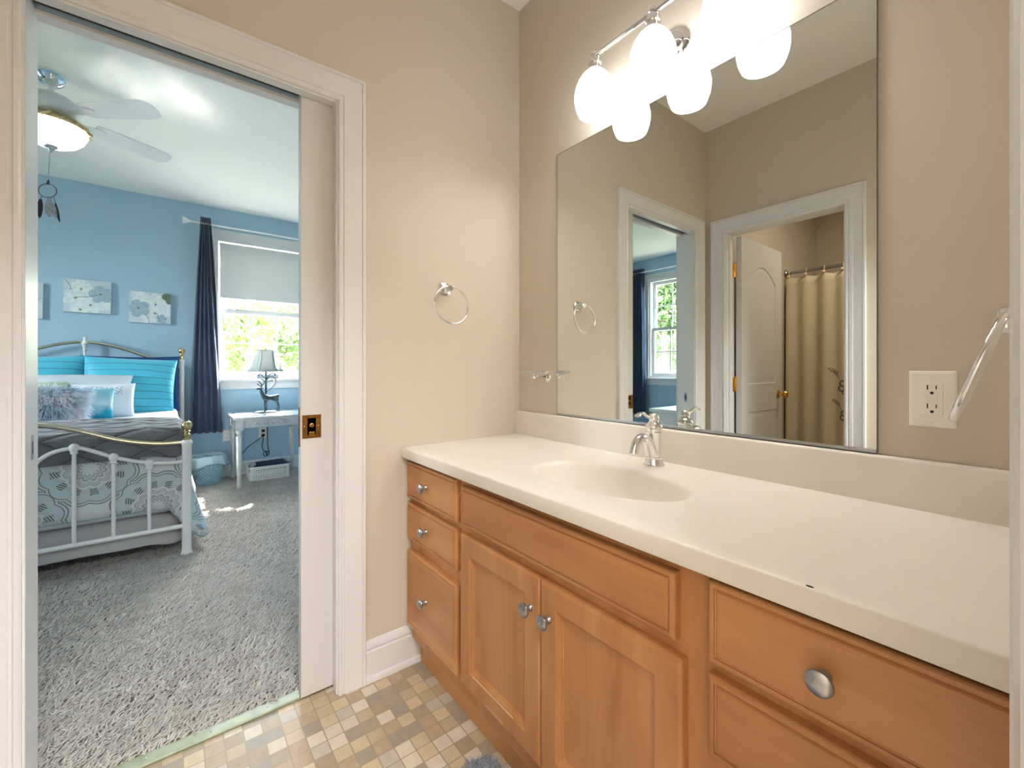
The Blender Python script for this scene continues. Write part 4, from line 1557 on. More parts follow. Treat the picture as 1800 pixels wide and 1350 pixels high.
curtain('navy curtain panel between the canvases and the far window', lambda a, d, z: (FX + .095 + d, a, z), (-1.012, -.940), (-1.105, -.828), 2.545, .468, .030, 5, 3)
curtain('navy curtain seen in the mirror beside the side window', lambda a, d, z: (a, SY + .09 + d, z), (-2.53, -2.27), (-2.53, -2.24), 2.545, .42, .030, 6, 5)


def rod(label, f, a0, a1, z):
    t = thing('curtain_rod', label, 'curtain rod')
    MB().tube([f(a0, .095, z), f(a1, .095, z)], .0085, 12).build('pole', M_whitemetal, t)
    d = Vector(f(1, .095, z)) - Vector(f(0, .095, z))
    for a, s in ((a0, -1), (a1, 1)):
        MB().lathe([(.009, 0), (.014, .004), (.012, .012), (.022, .030), (.033, .052), (.034, .060), (.024, .066), (.0, .068)], axis_to(d * s, f(a, .095, z)), 8).build('finial', M_white, t, angle=15)
    for a in (a0 + .05, a1 - .05):
        MB().tube([f(a, 0.001, z), f(a, .095, z)], .006, 8).build('bracket', M_whitemetal, t)


rod('white curtain rod with faceted finial above the far window', lambda a, d, z: (FX + d, a, z), -1.085, .17, 2.487)
rod('white curtain rod above the side window seen in the mirror', lambda a, d, z: (a, SY + d, z), -2.56, -1.04, 2.49)
rs = thing('roller_shade', 'pale grey roller shade pulled down over the upper half of the far window', 'blind')
MB().tube([(FX - .022, WA0 + .03, 2.340), (FX - .022, WA1 - .03, 2.340)], .016, 16).build('roller', M_shade, rs)
BX(FX - .0085, FX - .0065, WA0 + .034, WA1 - .034, 1.812, 2.340).build('shade_cloth', M_shade, rs)
BX(FX - .013, FX - .004, WA0 + .034, WA1 - .034, 1.800, 1.818).build('hem_bar', M_shade, rs, bevel=.002)
mat('sill box grey', (128, 140, 150), .5)
tag(BX(FX - .03, FX + .05, -.535, -.335, WZ0 + .0005, WZ0 + .045).build('flat_box', MATS['sill box grey'], bevel=.004), 'small flat grey box on the window sill behind the lamp', 'box')

# ------------------------------------------------------------------ silver console table
M_silver = mat('silver painted wood', (206, 208, 209), .28, .25, vary=(20, (188, 190, 192)))
M_tabletop = mat('glossy table top', (238, 240, 240), .08, .6, spec=.9)
TX0, TX1, TY0, TY1, TZ = -3.645, -3.030, -.805, -.165, .655
tb = thing('console_table', 'silver painted side table with fluted legs below the far window', 'table', (0, 0, 0))
BX(TX0, TX1, TY0, TY1, TZ - .022, TZ).build('tabletop', M_tabletop, tb, bevel=.008, seg=3)
mb = MB()
i_ = .03
mb.box(TX0 + i_, TX1 - i_, TY0 + i_ + .005, TY0 + i_ + .022, TZ - .105, TZ - .022).box(TX0 + i_, TX1 - i_, TY1 - i_ - .022, TY1 - i_ - .005, TZ - .105, TZ - .022)
mb.box(TX0 + i_ + .005, TX0 + i_ + .022, TY0 + i_, TY1 - i_, TZ - .105, TZ - .022).box(TX1 - i_ - .022, TX1 - i_ - .005, TY0 + i_, TY1 - i_, TZ - .105, TZ - .022)
mb.build('apron', M_silver, tb, bevel=.002)
mb = MB()
cyt = (TY0 + TY1) / 2
for s in (1, -1):
    P = smoothpath([(TX1 - .033, cyt + s * .005, TZ - .060), (TX1 - .030, cyt + s * .045, TZ - .045), (TX1 - .030, cyt + s * .085, TZ - .065), (TX1 - .030, cyt + s * .065, TZ - .085), (TX1 - .030, cyt + s * .045, TZ - .070)], 6)
    mb.tube(P, [.010 - .005 * i / len(P) for i in range(len(P))], 8)
    P = smoothpath([(TX1 - .033, cyt + s * .07, TZ - .055), (TX1 - .030, cyt + s * .11, TZ - .048), (TX1 - .030, cyt + s * .14, TZ - .066), (TX1 - .030, cyt + s * .12, TZ - .080)], 6)
    mb.tube(P, [.008 - .0045 * i / len(P) for i in range(len(P))], 8)
for k in range(6):
    a = 2 * PI * k / 6
    mb.ball((TX1 - .033, cyt + .017 * math.cos(a), TZ - .062 + .017 * math.sin(a)), .011, 8, 6)
mb.build('carved_ornament', M_silver, tb)
for x in (TX0 + .055, TX1 - .055):
    for y in (TY0 + .055, TY1 - .055):
        mb = MB().box(x - .030, x + .030, y - .030, y + .030, TZ - .125, TZ - .022)
        mb.lathe([(.020, TZ - .160), (.026, TZ - .150), (.030, TZ - .138), (.027, TZ - .125)], Matrix.Translation((x, y, 0)), 20)
        mb.lathe([(.028, TZ - .185), (.031, TZ - .176), (.020, TZ - .160)], Matrix.Translation((x, y, 0)), 20, caps=(False, False))
        loops = []
        for z, r in ((TZ - .185, .029), (TZ - .20, .0285), (.060, .0185), (.050, .0185)):
            loops.append([(x + r * (1 - .13 * (0.5 + .5 * math.cos(8 * a))) * math.cos(a), y + r * (1 - .13 * (.5 + .5 * math.cos(8 * a))) * math.sin(a), z) for a in [2 * PI * i / 48 for i in range(48)]])
        mb.loft(loops)
        mb.lathe([(.012, 0), (.016, .012), (.021, .030), (.0215, .040), (.018, .050)], Matrix.Translation((x, y, 0)), 20)
        mb.build('leg', M_silver, tb)
tag(BX(-3.36, -3.27, -.760, -.625, TZ + .0005, TZ + .006).build('notepad', mat('grey notepad', (150, 156, 162), .6), bevel=.001), 'thin grey pad lying on the left end of the silver table', 'notepad')

# ------------------------------------------------------------------ stag table lamp
M_iron = mat('verdigris iron', (44, 58, 68), .4, .5, vary=(30, (80, 98, 106)))
lp_ = thing('table_lamp', 'table lamp with dark metal stag figure and flared pale shade on the silver table', 'lamp', (-3.36, -.498, TZ))
MB().lathe([(.085, 0.0005), (.085, .010), (.078, .016), (.030, .020), (.012, .022)], None, 32, sx=.8, sy=1.15).build('base', M_iron, lp_)
MB().tube([(0, 0, .018), (0, 0, .455)], .0085, 10).build('post', M_iron, lp_)


def skin(name, nodes, edges, m, parent, sub=2):
    """tapered branching figure: nodes (x,y,z,r)"""
    me = bpy.data.meshes.new(name)
    me.from_pydata([p[:3] for p in nodes], edges, [])
    o = bpy.data.objects.new(name, me)
    COL.objects.link(o)
    o.parent = parent
    md = o.modifiers.new('skin', 'SKIN')
    md.use_smooth_shade = True
    lay = me.skin_vertices[0].data
    for i, p in enumerate(nodes):
        lay[i].radius = (p[3] * 1.2, p[3] * 1.2)
        lay[i].use_root = (i == 0)
    s = o.modifiers.new('sub', 'SUBSURF')
    s.levels = s.render_levels = sub
    me.materials.append(m)
    return o


# stag: facing -y (towards the bed), in the lamp's local frame, just in front of the post
sxo = .035
nodes = [(sxo, .075, .150, .024), (sxo, .035, .142, .021), (sxo, .000, .146, .025), (sxo, -.025, .165, .021), (sxo, -.042, .205, .0135), (sxo, -.050, .238, .012), (sxo, -.072, .240, .0085), (sxo, -.088, .234, .0065),
         (sxo, .100, .165, .016), (sxo, .112, .150, .005),
         (sxo + .014, .085, .110, .013), (sxo + .016, .098, .070, .006), (sxo + .016, .092, .035, .0048), (sxo + .016, .086, .004, .006),
         (sxo - .014, .090, .110, .013), (sxo - .016, .112, .070, .006), (sxo - .016, .110, .035, .0048), (sxo - .016, .112, .004, .006),
         (sxo + .013, -.012, .105, .0105), (sxo + .014, -.016, .060, .0055), (sxo + .014, -.014, .030, .0045), (sxo + .014, -.018, .004, .006),
         (sxo - .013, -.006, .105, .0105), (sxo - .014, .002, .060, .0055), (sxo - .014, .004, .030, .0045), (sxo - .014, .002, .004, .006)]
edges = [(0, 1), (1, 2), (2, 3), (3, 4), (4, 5), (5, 6), (6, 7), (0, 8), (8, 9), (0, 10), (10, 11), (11, 12), (12, 13), (0, 14), (14, 15), (15, 16), (16, 17), (2, 18), (18, 19), (19, 20), (20, 21), (2, 22), (22, 23), (23, 24), (24, 25)]
skin('stag', nodes, edges, M_iron, lp_)
mb = MB()
for s in (1, -1):
    for pts in ([(sxo + s * .006, -.046, .246), (sxo + s * .020, -.040, .270), (sxo + s * .032, -.055, .298), (sxo + s * .034, -.075, .312)],
                [(sxo + s * .020, -.040, .270), (sxo + s * .034, -.020, .292), (sxo + s * .040, -.012, .318)],
                [(sxo + s * .014, -.043, .258), (sxo + s * .020, -.066, .272), (sxo + s * .022, -.078, .290)],
                [(sxo + s * .008, -.044, .244), (sxo + s * .022, -.034, .244), (sxo + s * .028, -.030, .238)]):
        P = smoothpath(pts, 4)
        mb.tube(P, [.0042 - .0022 * i / len(P) for i in range(len(P))], 7)
mb.build('antlers', M_iron, lp_)
mb = MB()
for pts in ([(0, .0, .20), (.004, .045, .24), (.004, .085, .300), (.002, .075, .345), (0, .035, .355), (0, .012, .330)],
            [(0, .0, .300), (0, .030, .312), (0, .052, .316)], [(0, 0, .330), (0, .030, .372), (0, .062, .390), (0, .080, .378)],
            [(0, 0, .330), (0, -.028, .362), (0, -.050, .382), (0, -.062, .370)], [(0, 0, .290), (0, -.020, .320), (0, -.040, .330)]):
    P = smoothpath(pts, 5)
    mb.tube(P, .0042, 7)
for c in ((0, .054, .316), (0, .080, .376), (0, -.062, .368), (0, .012, .330)):
    mb.ball(c, .009, 8, 6)
mb.build('scroll_branches', M_iron, lp_)
M_lshade = mat('lamp shade silk', (196, 203, 200), .8, trans=0.0)
n, l = nt(M_lshade)
tl_ = n.new('ShaderNodeBsdfTranslucent')
tl_.inputs[0].default_value = lin((235, 236, 228))
mxs = n.new('ShaderNodeMixShader')
mxs.inputs[0].default_value = .18
l.new(n['Principled BSDF'].outputs[0], mxs.inputs[1])
l.new(tl_.outputs[0], mxs.inputs[2])
l.new(mxs.outputs[0], n['Material Output'].inputs[0])
prof = [(.150, .405), (.128, .440), (.110, .480), (.097, .525), (.088, .570), (.084, .615)]


def bell(r, a):
    k = 6
    am = ((a + PI / k) % (2 * PI / k)) - PI / k
    return r * (1 - .10 * math.cos(am * k) * .5)


loops = [[(bell(r, a) * math.cos(a), bell(r, a) * math.sin(a), z) for a in [2 * PI * i / 48 for i in range(48)]] for r, z in prof]
sh = MB().loft(loops, True, (False, False)).build('lamp_shade', M_lshade, lp_, angle=60)
md = sh.modifiers.new('cloth', 'SOLIDIFY')
md.thickness = .002
mb = MB()
for z, r in ((.405, .150), (.615, .084)):
    mb.tube([(bell(r, a) * math.cos(a) * 1.005, bell(r, a) * math.sin(a) * 1.005, z) for a in [2 * PI * i / 48 for i in range(48)]], .0022, 6, closed=True)
for k in range(6):
    a = PI / 6 + 2 * PI * k / 6
    mb.tube([(bell(r, a) * math.cos(a) * 1.005, bell(r, a) * math.sin(a) * 1.005, z) for r, z in prof], .0020, 6)
mb.build('shade_trim', mat('shade trim grey', (96, 100, 98), .7), lp_)
MB().lathe([(.003, .455), (.003, .615), (.008, .620), (.010, .628), (.006, .634), (0, .636)], None, 12).build('finial', M_iron, lp_)

# ------------------------------------------------------------------ baskets
def wicker_basket():
    t = thing('laundry_basket', 'light blue wicker waste basket with cloth liner by the navy curtain', 'basket', (-3.49, -.975, 0), rot=(0, 0, .1))
    t.scale = (1.08, 1.08, 1.32)
    mwick = mat('light blue wicker', (160, 196, 212), .7)
    n, l = nt(mwick)
    tc = n.new('ShaderNodeTexCoord')
    sp = n.new('ShaderNodeSeparateXYZ')
    l.new(tc.outputs['Object'], sp.inputs[0])
    ang = math_node(n, l, 'ARCTAN2', sp.outputs[0], sp.outputs[1])
    A = math_node(n, l, 'SINE', math_node(n, l, 'MULTIPLY', ang, 26))
    B = math_node(n, l, 'SINE', math_node(n, l, 'MULTIPLY', sp.outputs[2], 260))
    bp = n.new('ShaderNodeBump')
    bp.inputs['Strength'].default_value = .8
    bp.inputs['Distance'].default_value = .006
    l.new(math_node(n, l, 'MULTIPLY', A, B), bp.inputs['Height'])
    l.new(bp.outputs[0], n['Principled BSDF'].inputs['Normal'])
    MB().lathe([(.0, .004), (.100, .004), (.108, .008), (.120, .10), (.130, .185), (.136, .19), (.133, .195), (.124, .185), (.103, .012), (0, .010)], None, 40, sx=.95, sy=1.02).build('woven_body', mwick, t)
    ml = mat('basket liner cloth', (186, 208, 218), .9)
    loops = []
    for r, z, w in ((.100, .03, 0), (.120, .15, 0), (.129, .200, .002), (.136, .207, .003), (.142, .202, .004), (.146, .180, .006), (.150, .150, .010), (.151, .142, .011)):
        loops.append([((r + w * math.sin(9 * a) + .3 * w * math.sin(17 * a)) * math.cos(a) * .95, (r + w * math.sin(9 * a)) * math.sin(a) * 1.02, z + w * 1.5 * math.sin(3 * a + 1)) for a in [2 * PI * i / 72 for i in range(72)]])
    o = MB().loft(loops, True, (False, False)).build('cloth_liner', ml, t, angle=80)
    s = o.modifiers.new('cloth', 'SOLIDIFY')
    s.thickness = .002
    MB().tube(smoothpath([(.02, .15, .165), (.05, .172, .125), (.06, .165, .09)], 4), .004, 6).build('tie', ml, t)


wicker_basket()


def holed_wall(mb, p0, p1, z0, z1, nu, nv, inset=.0, lean=None, hole=.28):
    """grid panel with square holes between p0 and p1; lean = outward offset vector at the top"""
    p0, p1 = Vector(p0), Vector(p1)
    lean = Vector(lean or (0, 0, 0))

    def P(s, t):
        q = p0 + (p1 - p0) * s + lean * t
        return (q.x, q.y, z0 + (z1 - z0) * t)
    m0, m1 = .07, .12
    us = [0] + [m0 + (1 - 2 * m0) * i / nu for i in range(nu + 1)] + [1]
    vs = [0] + [m1 + (1 - 2.2 * m1) * j / nv for j in range(nv + 1)] + [1]
    for i in range(len(us) - 1):
        for j in range(len(vs) - 1):
            u0, u1, v0, v1 = us[i], us[i + 1], vs[j], vs[j + 1]
            if 0 < i < len(us) - 2 and 0 < j < len(vs) - 2:
                a, b = u0 + (u1 - u0) * hole, u1 - (u1 - u0) * hole
                c, d = v0 + (v1 - v0) * hole, v1 - (v1 - v0) * hole
                pts = [P(u0, v0), P(u1, v0), P(u1, v1), P(u0, v1), P(a, c), P(b, c), P(b, d), P(a, d)]
                mb.add(pts, [(0, 1, 5, 4), (1, 2, 6, 5), (2, 3, 7, 6), (3, 0, 4, 7)])
            else:
                mb.add([P(u0, v0), P(u1, v0), P(u1, v1), P(u0, v1)], [(0, 1, 2, 3)])


wb = thing('storage_basket', 'white perforated plastic basket on the carpet under the silver table', 'basket', (0, 0, 0))
bx0, bx1, by0, by1, bz1 = -3.525, -3.290, -.655, -.290, .135
mb = MB()
L_ = .012
holed_wall(mb, (bx1 - L_, by0 + L_, 0), (bx1 - L_, by1 - L_, 0), .004, bz1, 14, 5, lean=(L_, 0, 0))
holed_wall(mb, (bx0 + L_, by1 - L_, 0), (bx0 + L_, by0 + L_, 0), .004, bz1, 14, 5, lean=(-L_, 0, 0))
holed_wall(mb, (bx0 + L_, by0 + L_, 0), (bx1 - L_, by0 + L_, 0), .004, bz1, 6, 5, lean=(0, -L_, 0), hole=.47)
holed_wall(mb, (bx1 - L_, by1 - L_, 0), (bx0 + L_, by1 - L_, 0), .004, bz1, 6, 5, lean=(0, L_, 0), hole=.47)
o = mb.build('basket_walls', M_white, wb, smooth=False)
md = o.modifiers.new('thick', 'SOLIDIFY')
md.thickness = .003
BX(bx0 + L_, bx1 - L_, by0 + L_, by1 - L_, .002, .006).build('basket_bottom', M_white, wb)
mb = MB().tube([(bx0, by0, bz1), (bx1, by0, bz1), (bx1, by1, bz1), (bx0, by1, bz1)], .006, 8, closed=True)
mb.build('rim', M_white, wb)
fb = MB()
loops = []
for k, (ins, z) in enumerate(((0, .085), (0, .130), (.006, .146), (.02, .150))):
    loops.append([(bx0 + .02 + ins, by0 + .075 + ins, z + .006), (bx1 - .02 - ins, by0 + .075 + ins, z - .004), (bx1 - .02 - ins, by1 - .02 - ins, z + .004), (bx0 + .02 + ins, by1 - .02 - ins, z + .012)])
tag(fb.loft(loops).build('folder', M_darkcloth, bevel=.006, seg=3), 'dark blue folded cloth on top of the white perforated basket', 'cloth')
mb = MB()
P = smoothpath([(-3.36, -.625, .085), (-3.34, -.615, .140), (-3.37, -.600, .155), (-3.42, -.612, .148), (-3.45, -.630, .10)], 5)
mb.tube(P, [.016 + .006 * math.sin(i * .9) for i in range(len(P))], 8)
tag(mb.build('plastic_bag', mat('translucent bag', (206, 210, 212), .25, trans=.4)), 'crumpled clear plastic bag at the left end of the white basket', 'bag')

# cords under the table
cz_ = thing('power_cord', 'black looped power cords hanging from the outlet under the silver table', 'cord')
for z in (.425, .378):
    BX(FX + .006, FX + .035, -.490, -.462, z, z + .025).build('plug', M_black, cz_, bevel=.003)
for pts in ([(FX + .03, -.470, .388), (FX + .06, -.540, .345), (FX + .06, -.620, .285), (FX + .06, -.665, .228), (FX + .05, -.720, .205), (FX + .05, -.780, .13)],
            [(FX + .03, -.474, .392), (FX + .05, -.482, .33), (FX + .05, -.490, .28), (FX + .05, -.474, .232), (FX + .05, -.450, .215), (FX + .05, -.440, .190), (FX + .05, -.462, .172), (FX + .05, -.478, .200), (FX + .05, -.455, .225), (FX + .05, -.425, .212)],
            [(FX + .045, -.440, .545), (FX + .045, -.440, .44), (FX + .05, -.438, .30), (FX + .05, -.430, .235), (FX + .05, -.424, .200), (FX + .055, -.440, .180), (FX + .055, -.455, .205), (FX + .055, -.428, .225)]):
    MB().tube(smoothpath(pts, 6), .0038, 7).build('cable', M_black, cz_)

# ------------------------------------------------------------------ ceiling fan
FXc, FYc = -1.89, -1.742
M_fanwhite = mat('fan white', (226, 228, 228), .3)
M_bowl = emit('lit fan bowl', (255, 236, 220), 2.2)
M_gild = mat('gilded scroll', (228, 206, 160), .35, .5)
fan = thing('ceiling_fan', 'white ceiling fan with gilded scrollwork and glowing bowl light over the bed', 'ceiling fan', (FXc, FYc, 0))
MB().lathe([(.070, H), (.070, H - .012), (.060, H - .035), (.040, H - .058), (.022, H - .066), (.016, H - .067)], None, 28).build('canopy', M_chrome, fan)
MB().lathe([(.0125, 2.56), (.0125, H - .06)], None, 14).build('downrod', M_fanwhite, fan)
MB().lathe([(.030, 2.585), (.055, 2.580), (.085, 2.565), (.118, 2.540), (.130, 2.515), (.130, 2.495), (.118, 2.478), (.085, 2.468), (.06, 2.462)], None, 36).build('motor_housing', M_fanwhite, fan)
for k in range(5):
    a = R_(50 + 72 * k)
    M = Matrix.Rotation(a, 4, 'Z') @ Matrix.Translation((0, 0, 2.488)) @ Matrix.Rotation(R_(-12), 4, 'X')
    loops = []
    for z in (-.003, .003):
        pts = []
        for x, w in ((.185, .045), (.22, .054), (.35, .062), (.47, .067), (.555, .063), (.582, .046), (.592, .02)):
            pts.append((x, w, z))
        pts += [(x, -w, z) for x, w, z in reversed(pts)]
        loops.append([M @ Vector(p) for p in pts])
    bl = MB().loft(loops).build('blade', M_fanwhite, fan, bevel=.002)
    lo = []
    for z in (-.008, -.0035):
        pts = [(.09, .012, z - .006), (.14, .011, z - .004), (.18, .020, z), (.205, .030, z), (.225, .020, z), (.245, .004, z)]
        lo.append([M @ Vector(p) for p in pts + [(x, -y, q) for x, y, q in reversed(pts)]])
    MB().loft(lo).build('blade_iron', M_fanwhite, bl)
mb = MB().lathe([(.06, 2.470), (.075, 2.462), (.090, 2.450), (.110, 2.440), (.130, 2.428), (.146, 2.414), (.150, 2.404), (.140, 2.400)], None, 40)
for k in range(16):
    a0 = 2 * PI * k / 16
    pts = [(.085, 0, 2.462), (.115, .010, 2.448), (.140, .018, 2.430), (.160, .008, 2.414), (.158, -.008, 2.402), (.146, -.006, 2.406)]
    mb.tube(smoothpath([Matrix.Rotation(a0, 3, 'Z') @ Vector(p) for p in pts], 4), .0055, 6)
mb.build('scrollwork', M_gild, fan)
MB().lathe([(.143, 2.404), (.147, 2.396), (.144, 2.380), (.130, 2.352), (.105, 2.326), (.070, 2.308), (.030, 2.300), (0, 2.299)], None, 40).build('bowl_light', M_bowl, fan)
MB().lathe([(.028, 2.300), (.026, 2.292), (.014, 2.286), (.010, 2.276), (.006, 2.268), (0, 2.266)], None, 16).build('bowl_finial', M_nickel, fan)
MB().tube([(0.0, -.004, 2.268), (0, -.010, 2.112)], .0022, 6).build('pull_chain', M_nickel, fan)

light('fan_bulb', 'POINT', (FXc, FYc, 2.436), 24, (1, .94, .87), shadow_soft_size=.04)

# dream catcher hung from the pull chain
dc = thing('dream_catcher', 'small dream catcher with feathers hanging from the ceiling fan chain', 'dream catcher', (FXc, FYc - .012, 2.055))
M_feath_d = mat('dark feather', (46, 40, 46), .8)
M_feath_l = mat('grey feather', (176, 178, 182), .8, vary=(60, (140, 144, 150)))
MB().tube([(.018 * math.cos(a), .037 * math.cos(a), .037 * math.sin(a)) for a in [2 * PI * i / 36 for i in range(36)]], .0026, 8, closed=True).build('hoop', mat('hoop leather', (92, 92, 96), .7), dc)
mb = MB()
for k in range(8):
    a, b = 2 * PI * k / 8, 2 * PI * (k + 3) / 8
    mb.tube([(.018 * math.cos(a), .036 * math.cos(a), .036 * math.sin(a)), (.018 * math.cos(b), .036 * math.cos(b), .036 * math.sin(b))], .0005, 4)
mb.build('web', mat('web thread', (170, 176, 178), .7), dc)
MB().tube([(0, .004, .060), (0, .002, .045), (0, 0, .034)], [.002, .0065, .005], 8).build('bead_knot', M_feath_d, dc)


def feather(y, z0, L, w, tilt, m):
    pts = []
    for i in range(9):
        t = i / 8
        ww = w * math.sin(PI * min(1, t * .93 + .07)) ** .6 * (1 if t < 1 else .2)
        pts.append((t, ww))
    loops = []
    for x in (-.0012, .0012):
        lp = [(x + .003 * math.sin(3 * t), y + ww + tilt * t, z0 - L * t) for t, ww in pts] + [(x + .003 * math.sin(3 * t), y - ww + tilt * t, z0 - L * t) for t, ww in reversed(pts)]
        loops.append(lp)
    MB().loft(loops).build('feather', m, dc, angle=60)
    MB().tube([(0, y * .8, -.034), (0, y, z0)], .0012, 5).build('cord', M_feath_d, dc)


feather(-.026, -.052, .105, .011, -.004, M_feath_d)
feather(.002, -.050, .095, .015, .004, M_feath_l)
feather(.012, -.052, .095, .013, .020, M_feath_l)
feather(.030, -.060, .105, .006, .016, M_feath_d)

# ------------------------------------------------------------------ white dresser seen in the mirror
dz = thing('dresser', 'white dresser beside the bedroom doorway seen only in the mirror', 'dresser', (0, 0, 0))
BX(-.60, -.125, -2.95, -1.865, .738, .765).build('dresser_top', M_whitemetal, dz, bevel=.004, seg=3)
BX(-.585, -.130, -2.935, -1.885, .08, .738).build('dresser_body', M_whitemetal, dz, bevel=.002)
for r_ in range(3):
    for c_ in range(2):
        y0 = -2.92 + c_ * .515
        d = BX(-.600, -.586, y0, y0 + .500, .11 + r_ * .207, .11 + r_ * .207 + .195).build('drawer', M_whitemetal, dz, bevel=.003)
        for yy in (y0 + .15, y0 + .35):
            MB().lathe([(.006, 0), (.006, .010), (.014, .016), (.014, .020), (0, .024)], axis_to((-1, 0, 0), (-.600, yy, .207 + r_ * .207)), 14).build('knob', M_nickel, d)
for x in (-.56, -.16):
    for y in (-2.90, -1.92):
        BX(x - .02, x + .02, y - .02, y + .02, 0, .08).build('leg', M_whitemetal, dz)

# ------------------------------------------------------------------ shower curtain in the toilet room
M_shower = mat('beige shower cloth', (206, 193, 164), .75, bump=(300, .15, .001))
M_liner = mat('shower liner', (226, 222, 210), .5)
M_ringp = mat('cream plastic', (232, 214, 160), .35)
SYR, SZR = -3.0, 1.918
srod = thing('shower_rod', 'brushed metal shower curtain rod in the toilet room', 'shower rod')
MB().tube([(.002, SYR, SZR), (1.498, SYR, SZR)], .0125, 14).build('rod', M_nickel, srod)
for x, s in ((.0015, 1), (1.4985, -1)):
    MB().lathe([(.030, 0), (.030, .006), (.022, .018), (.014, .024)], axis_to((s, 0, 0), (x, SYR, SZR)), 20).build('flange', M_nickel, srod)
sc_ = thing('shower_curtain', 'beige shower curtain with brown flower embroidery seen in the mirror', 'shower curtain', (0, 0, 0))


def scx(x, z):
    t = (1.87 - z) / 1.7
    return .018 * math.sin(2 * PI * x / .135 + .4) * (.7 + .5 * t) + .008 * math.sin(2 * PI * x / .31 + 2 * t)


loops = []
for j in range(31):
    z = 1.872 - 1.70 * j / 30
    lp = []
    for i in range(150):
        x = .012 + 1.44 * i / 149
        sag = .010 * (0.5 - .5 * math.cos(2 * PI * (x - .04) / .128)) * max(0, 1 - j / 6)
        lp.append((x + (.025 * min(1, j / 4) if i == 0 else 0), SYR + .016 + scx(x, z), z - sag))
    loops.append(lp)
o = MB().loft(loops, closed=False).build('cloth', M_shower, sc_, angle=80)
md = o.modifiers.new('cloth', 'SOLIDIFY')
md.thickness = .0015
loops = [[(.004 + .10 * i / 20, SYR - .028 + .006 * math.sin(i), 1.80 - 1.6 * j / 10) for i in range(21)] for j in range(11)]
o = MB().loft(loops, closed=False).build('liner', M_liner, sc_, angle=80)
md = o.modifiers.new('cloth', 'SOLIDIFY')
md.thickness = .001
x = .038
while x < 1.45:
    mb = MB().tube([(x, SYR + .021 * math.sin(a), SZR - .006 + .024 * math.cos(a)) for a in [2 * PI * i / 24 for i in range(24)]], .0025, 8, closed=True)
    mb.ball((x, SYR + .036, SZR - .036), .015, 12, 8, sz=.8)
    mb.build('curtain_ring', M_ringp, sc_)
    x += .128
M_embr = mat('brown embroidery', (74, 58, 48), .7)
for cx, cz, s in ((.452, .945, 1), (.455, .712, .85), (.80, 1.02, 1), (1.1, .80, 1)):
    mb = MB()
    yf = lambda x, z: SYR + .0185 + scx(x, z)
    def loop_at(px, pz, r):
        mb.tube([(px + r * math.cos(a), yf(px + r * math.cos(a), pz + r * math.sin(a)), pz + r * math.sin(a)) for a in [2 * PI * i / 20 for i in range(20)]], .0042, 6, closed=True)
    for k in range(6):
        a = 2 * PI * k / 6 + .3
        loop_at(cx + .042 * s * math.cos(a), cz + .042 * s * math.sin(a), .021 * s)
    loop_at(cx, cz, .019 * s)
    st = [(cx - .05 * s, cz + .06 * s), (cx - .075 * s, cz + .10 * s), (cx - .10 * s, cz + .135 * s)]
    mb.tube([(a, yf(a, b), b) for a, b in st], .0018, 5)
    lf = [(cx - .075 * s + .0 * q, cz + .10 * s) for q in (0,)]
    lfp = []
    for i in range(16):
        t = 2 * PI * i / 16
        lx, lz = -.095 * s + .032 * s * math.cos(t), .128 * s + .012 * s * math.sin(t) - .6 * .032 * s * math.cos(t)
        lfp.append((cx + lx, yf(cx + lx, cz + lz), cz + lz))
    mb.tube(lfp, .0018, 5, closed=True)
    mb.build('embroidered_flower', M_embr, sc_)

# ------------------------------------------------------------------ outdoors
M_grass = mat('lawn', (92, 98, 66), .95, vary=(2, (108, 112, 80)), bump=(40, .6, .03))
struct(BX(-60, 40, -70, 60, -.72, -.60), 'ground_outside', M_grass)
M_bark = mat('bark', (120, 104, 86), .9, bump=(30, .8, .02))
LEAFS = [mat('leaf spring green', (112, 134, 72), .6, vary=(3, (136, 154, 92))), mat('leaf mid green', (92, 120, 72), .6, vary=(3, (112, 140, 90)))]
for m_ in LEAFS:
    n, l = nt(m_)
    tl2 = n.new('ShaderNodeBsdfTranslucent')
    tl2.inputs[0].default_value = lin((140, 160, 84))
    mxs = n.new('ShaderNodeMixShader')
    mxs.inputs[0].default_value = .4
    l.new(n['Principled BSDF'].outputs[0], mxs.inputs[1])
    l.new(tl2.outputs[0], mxs.inputs[2])
    l.new(mxs.outputs[0], n['Material Output'].inputs[0])


M_leaf_dark = mat('leaf deep green', (66, 88, 48), .6, vary=(3, (88, 110, 62)))


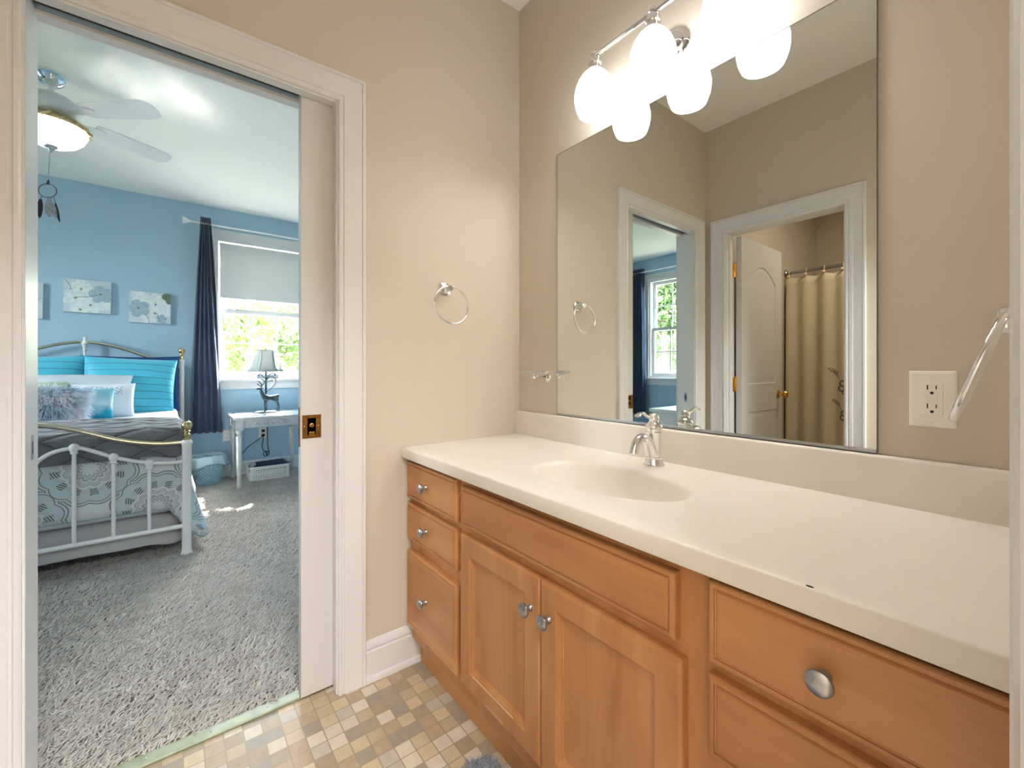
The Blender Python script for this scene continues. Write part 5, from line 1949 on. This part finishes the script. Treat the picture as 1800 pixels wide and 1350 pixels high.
def tree(label, loc, h, r, lm, seed, group=None, low=.25, nl=5000):
    t = thing('tree', label, 'tree', loc, group)
    rng = np.random.default_rng(seed)
    mb = MB()
    mb.tube(smoothpath([(0, 0, -.05), (.03 * h * .2, .02, h * .2), (-.04, .05, h * .45), (.05, 0, h * .85)], 4), [.035 * h * .5 * (1 - .8 * i / 12) + .02 for i in range(13)], 8)
    for k in range(7):
        a = rng.random() * 6.28
        z0 = h * (.25 + .5 * rng.random())
        mb.tube(smoothpath([(0, 0, z0), (.4 * r * math.cos(a), .4 * r * math.sin(a), z0 + .12 * h), (.8 * r * math.cos(a), .8 * r * math.sin(a), z0 + .22 * h)], 4), [.05 - .004 * i for i in range(9)], 6)
    mb.build('trunk', M_bark, t)
    nb = 26
    bc = rng.standard_normal((nb, 3))
    bc /= np.linalg.norm(bc, axis=1)[:, None]
    bc *= (rng.random(nb) ** .4)[:, None]
    cen = bc * np.array([r * .8, r * .8, h * (1 - low) / 2 * .85]) + np.array([0, 0, h * (low + (1 - low) / 2)])
    idx = rng.integers(0, nb, nl)
    d = rng.standard_normal((nl, 3))
    d /= np.linalg.norm(d, axis=1)[:, None]
    P = cen[idx] + d * (r * .38) * (rng.random(nl) ** .33)[:, None]
    u = rng.standard_normal((nl, 3))
    u /= np.linalg.norm(u, axis=1)[:, None]
    w = np.cross(u, rng.standard_normal((nl, 3)))
    w /= np.linalg.norm(w, axis=1)[:, None]
    sz = (.09 + .07 * rng.random(nl))[:, None] * (h / 7)
    V = np.stack([P - u * sz, P + w * sz * .45, P + u * sz, P - w * sz * .45], 1).reshape(-1, 3)
    me = bpy.data.meshes.new('foliage')
    me.from_pydata(V.tolist(), [], [(i * 4, i * 4 + 1, i * 4 + 2, i * 4 + 3) for i in range(nl)])
    me.materials.append(lm)
    o = bpy.data.objects.new('foliage', me)
    COL.objects.link(o)
    o.parent = t
    return t


TG = 'trees outside the far window'
for i, (x, y, h, r, k) in enumerate(((-13.0, .2, 5.4, 1.5, 0), (-14.0, 4.0, 6.0, 1.6, 1), (-13.5, -3.6, 5.6, 1.6, 0), (-18.5, 2.2, 7.4, 2.1, 1), (-19, -2.6, 7.6, 2.1, 0), (-18.5, 7.0, 7.4, 2.1, 0))):
    tree('leafy green tree outside the far bedroom window', (x, y, -.6), h, r, LEAFS[k], 30 + i, TG, low=.06, nl=4500)
tree('tall tree with high branches outside the side window', (-8.7, -14.8, -.6), 8.4, 1.3, M_leaf_dark, 50, low=.34, nl=5200)
TG2 = 'trees outside the side window'
for i, (x, y, h, r, k) in enumerate(((-18.4, -26, 5.0, 1.7, 0), (-14.6, -26.5, 5.4, 1.7, 0), (-11, -26, 5.0, 1.6, 0), (-20, -33, 6.4, 2.2, 1))):
    tree('bushy light green tree far outside the side window', (x, y, -.6), h, r, M_leaf_dark, 60 + i, TG2, low=.06, nl=4000)


def car(label, loc, rz, col):
    t = thing('car', label, 'car', loc, rot=(0, 0, rz))
    prof = [(-2.1, .35), (-2.15, .62), (-2.0, .86), (-1.35, .92), (-.75, 1.40), (.55, 1.42), (1.15, .98), (1.95, .84), (2.15, .60), (2.12, .33)]
    loops = []
    for y, k in ((-.82, .94), (-.86, 1), (-.80, 1.0), (.80, 1.0), (.86, 1), (.82, .94)):
        loops.append([(x * k, y * (1 if z < 1 else .82), z) for x, z in prof])
    MB().loft(loops).build('body', mat('car paint ' + label[:5], col, .25, coat=.6), t, bevel=.04, seg=3)
    gl = mat('car glass ' + label[:5], (40, 48, 56), .08)
    for s in (1, -1):
        MB().add([(x, s * .725, z) for x, z in ((-1.05, 1.0), (-.70, 1.33), (.48, 1.35), (.95, 1.02))], [(0, 1, 2, 3)]).build('side_glass', gl, t, smooth=False)
    for x in (-1.32, 1.32):
        for s in (1, -1):
            MB().lathe([(.17, -.09), (.31, -.09), (.33, -.06), (.33, .06), (.31, .09), (.17, .09), (.15, .07), (0, .06)], axis_to((0, s, 0), (x, s * .76, .33)), 20).build('wheel', M_black, t)
    return t


car('white car parked on the grass outside the side window', (-12.9, -20.2, -.6), R_(25), (236, 238, 240))
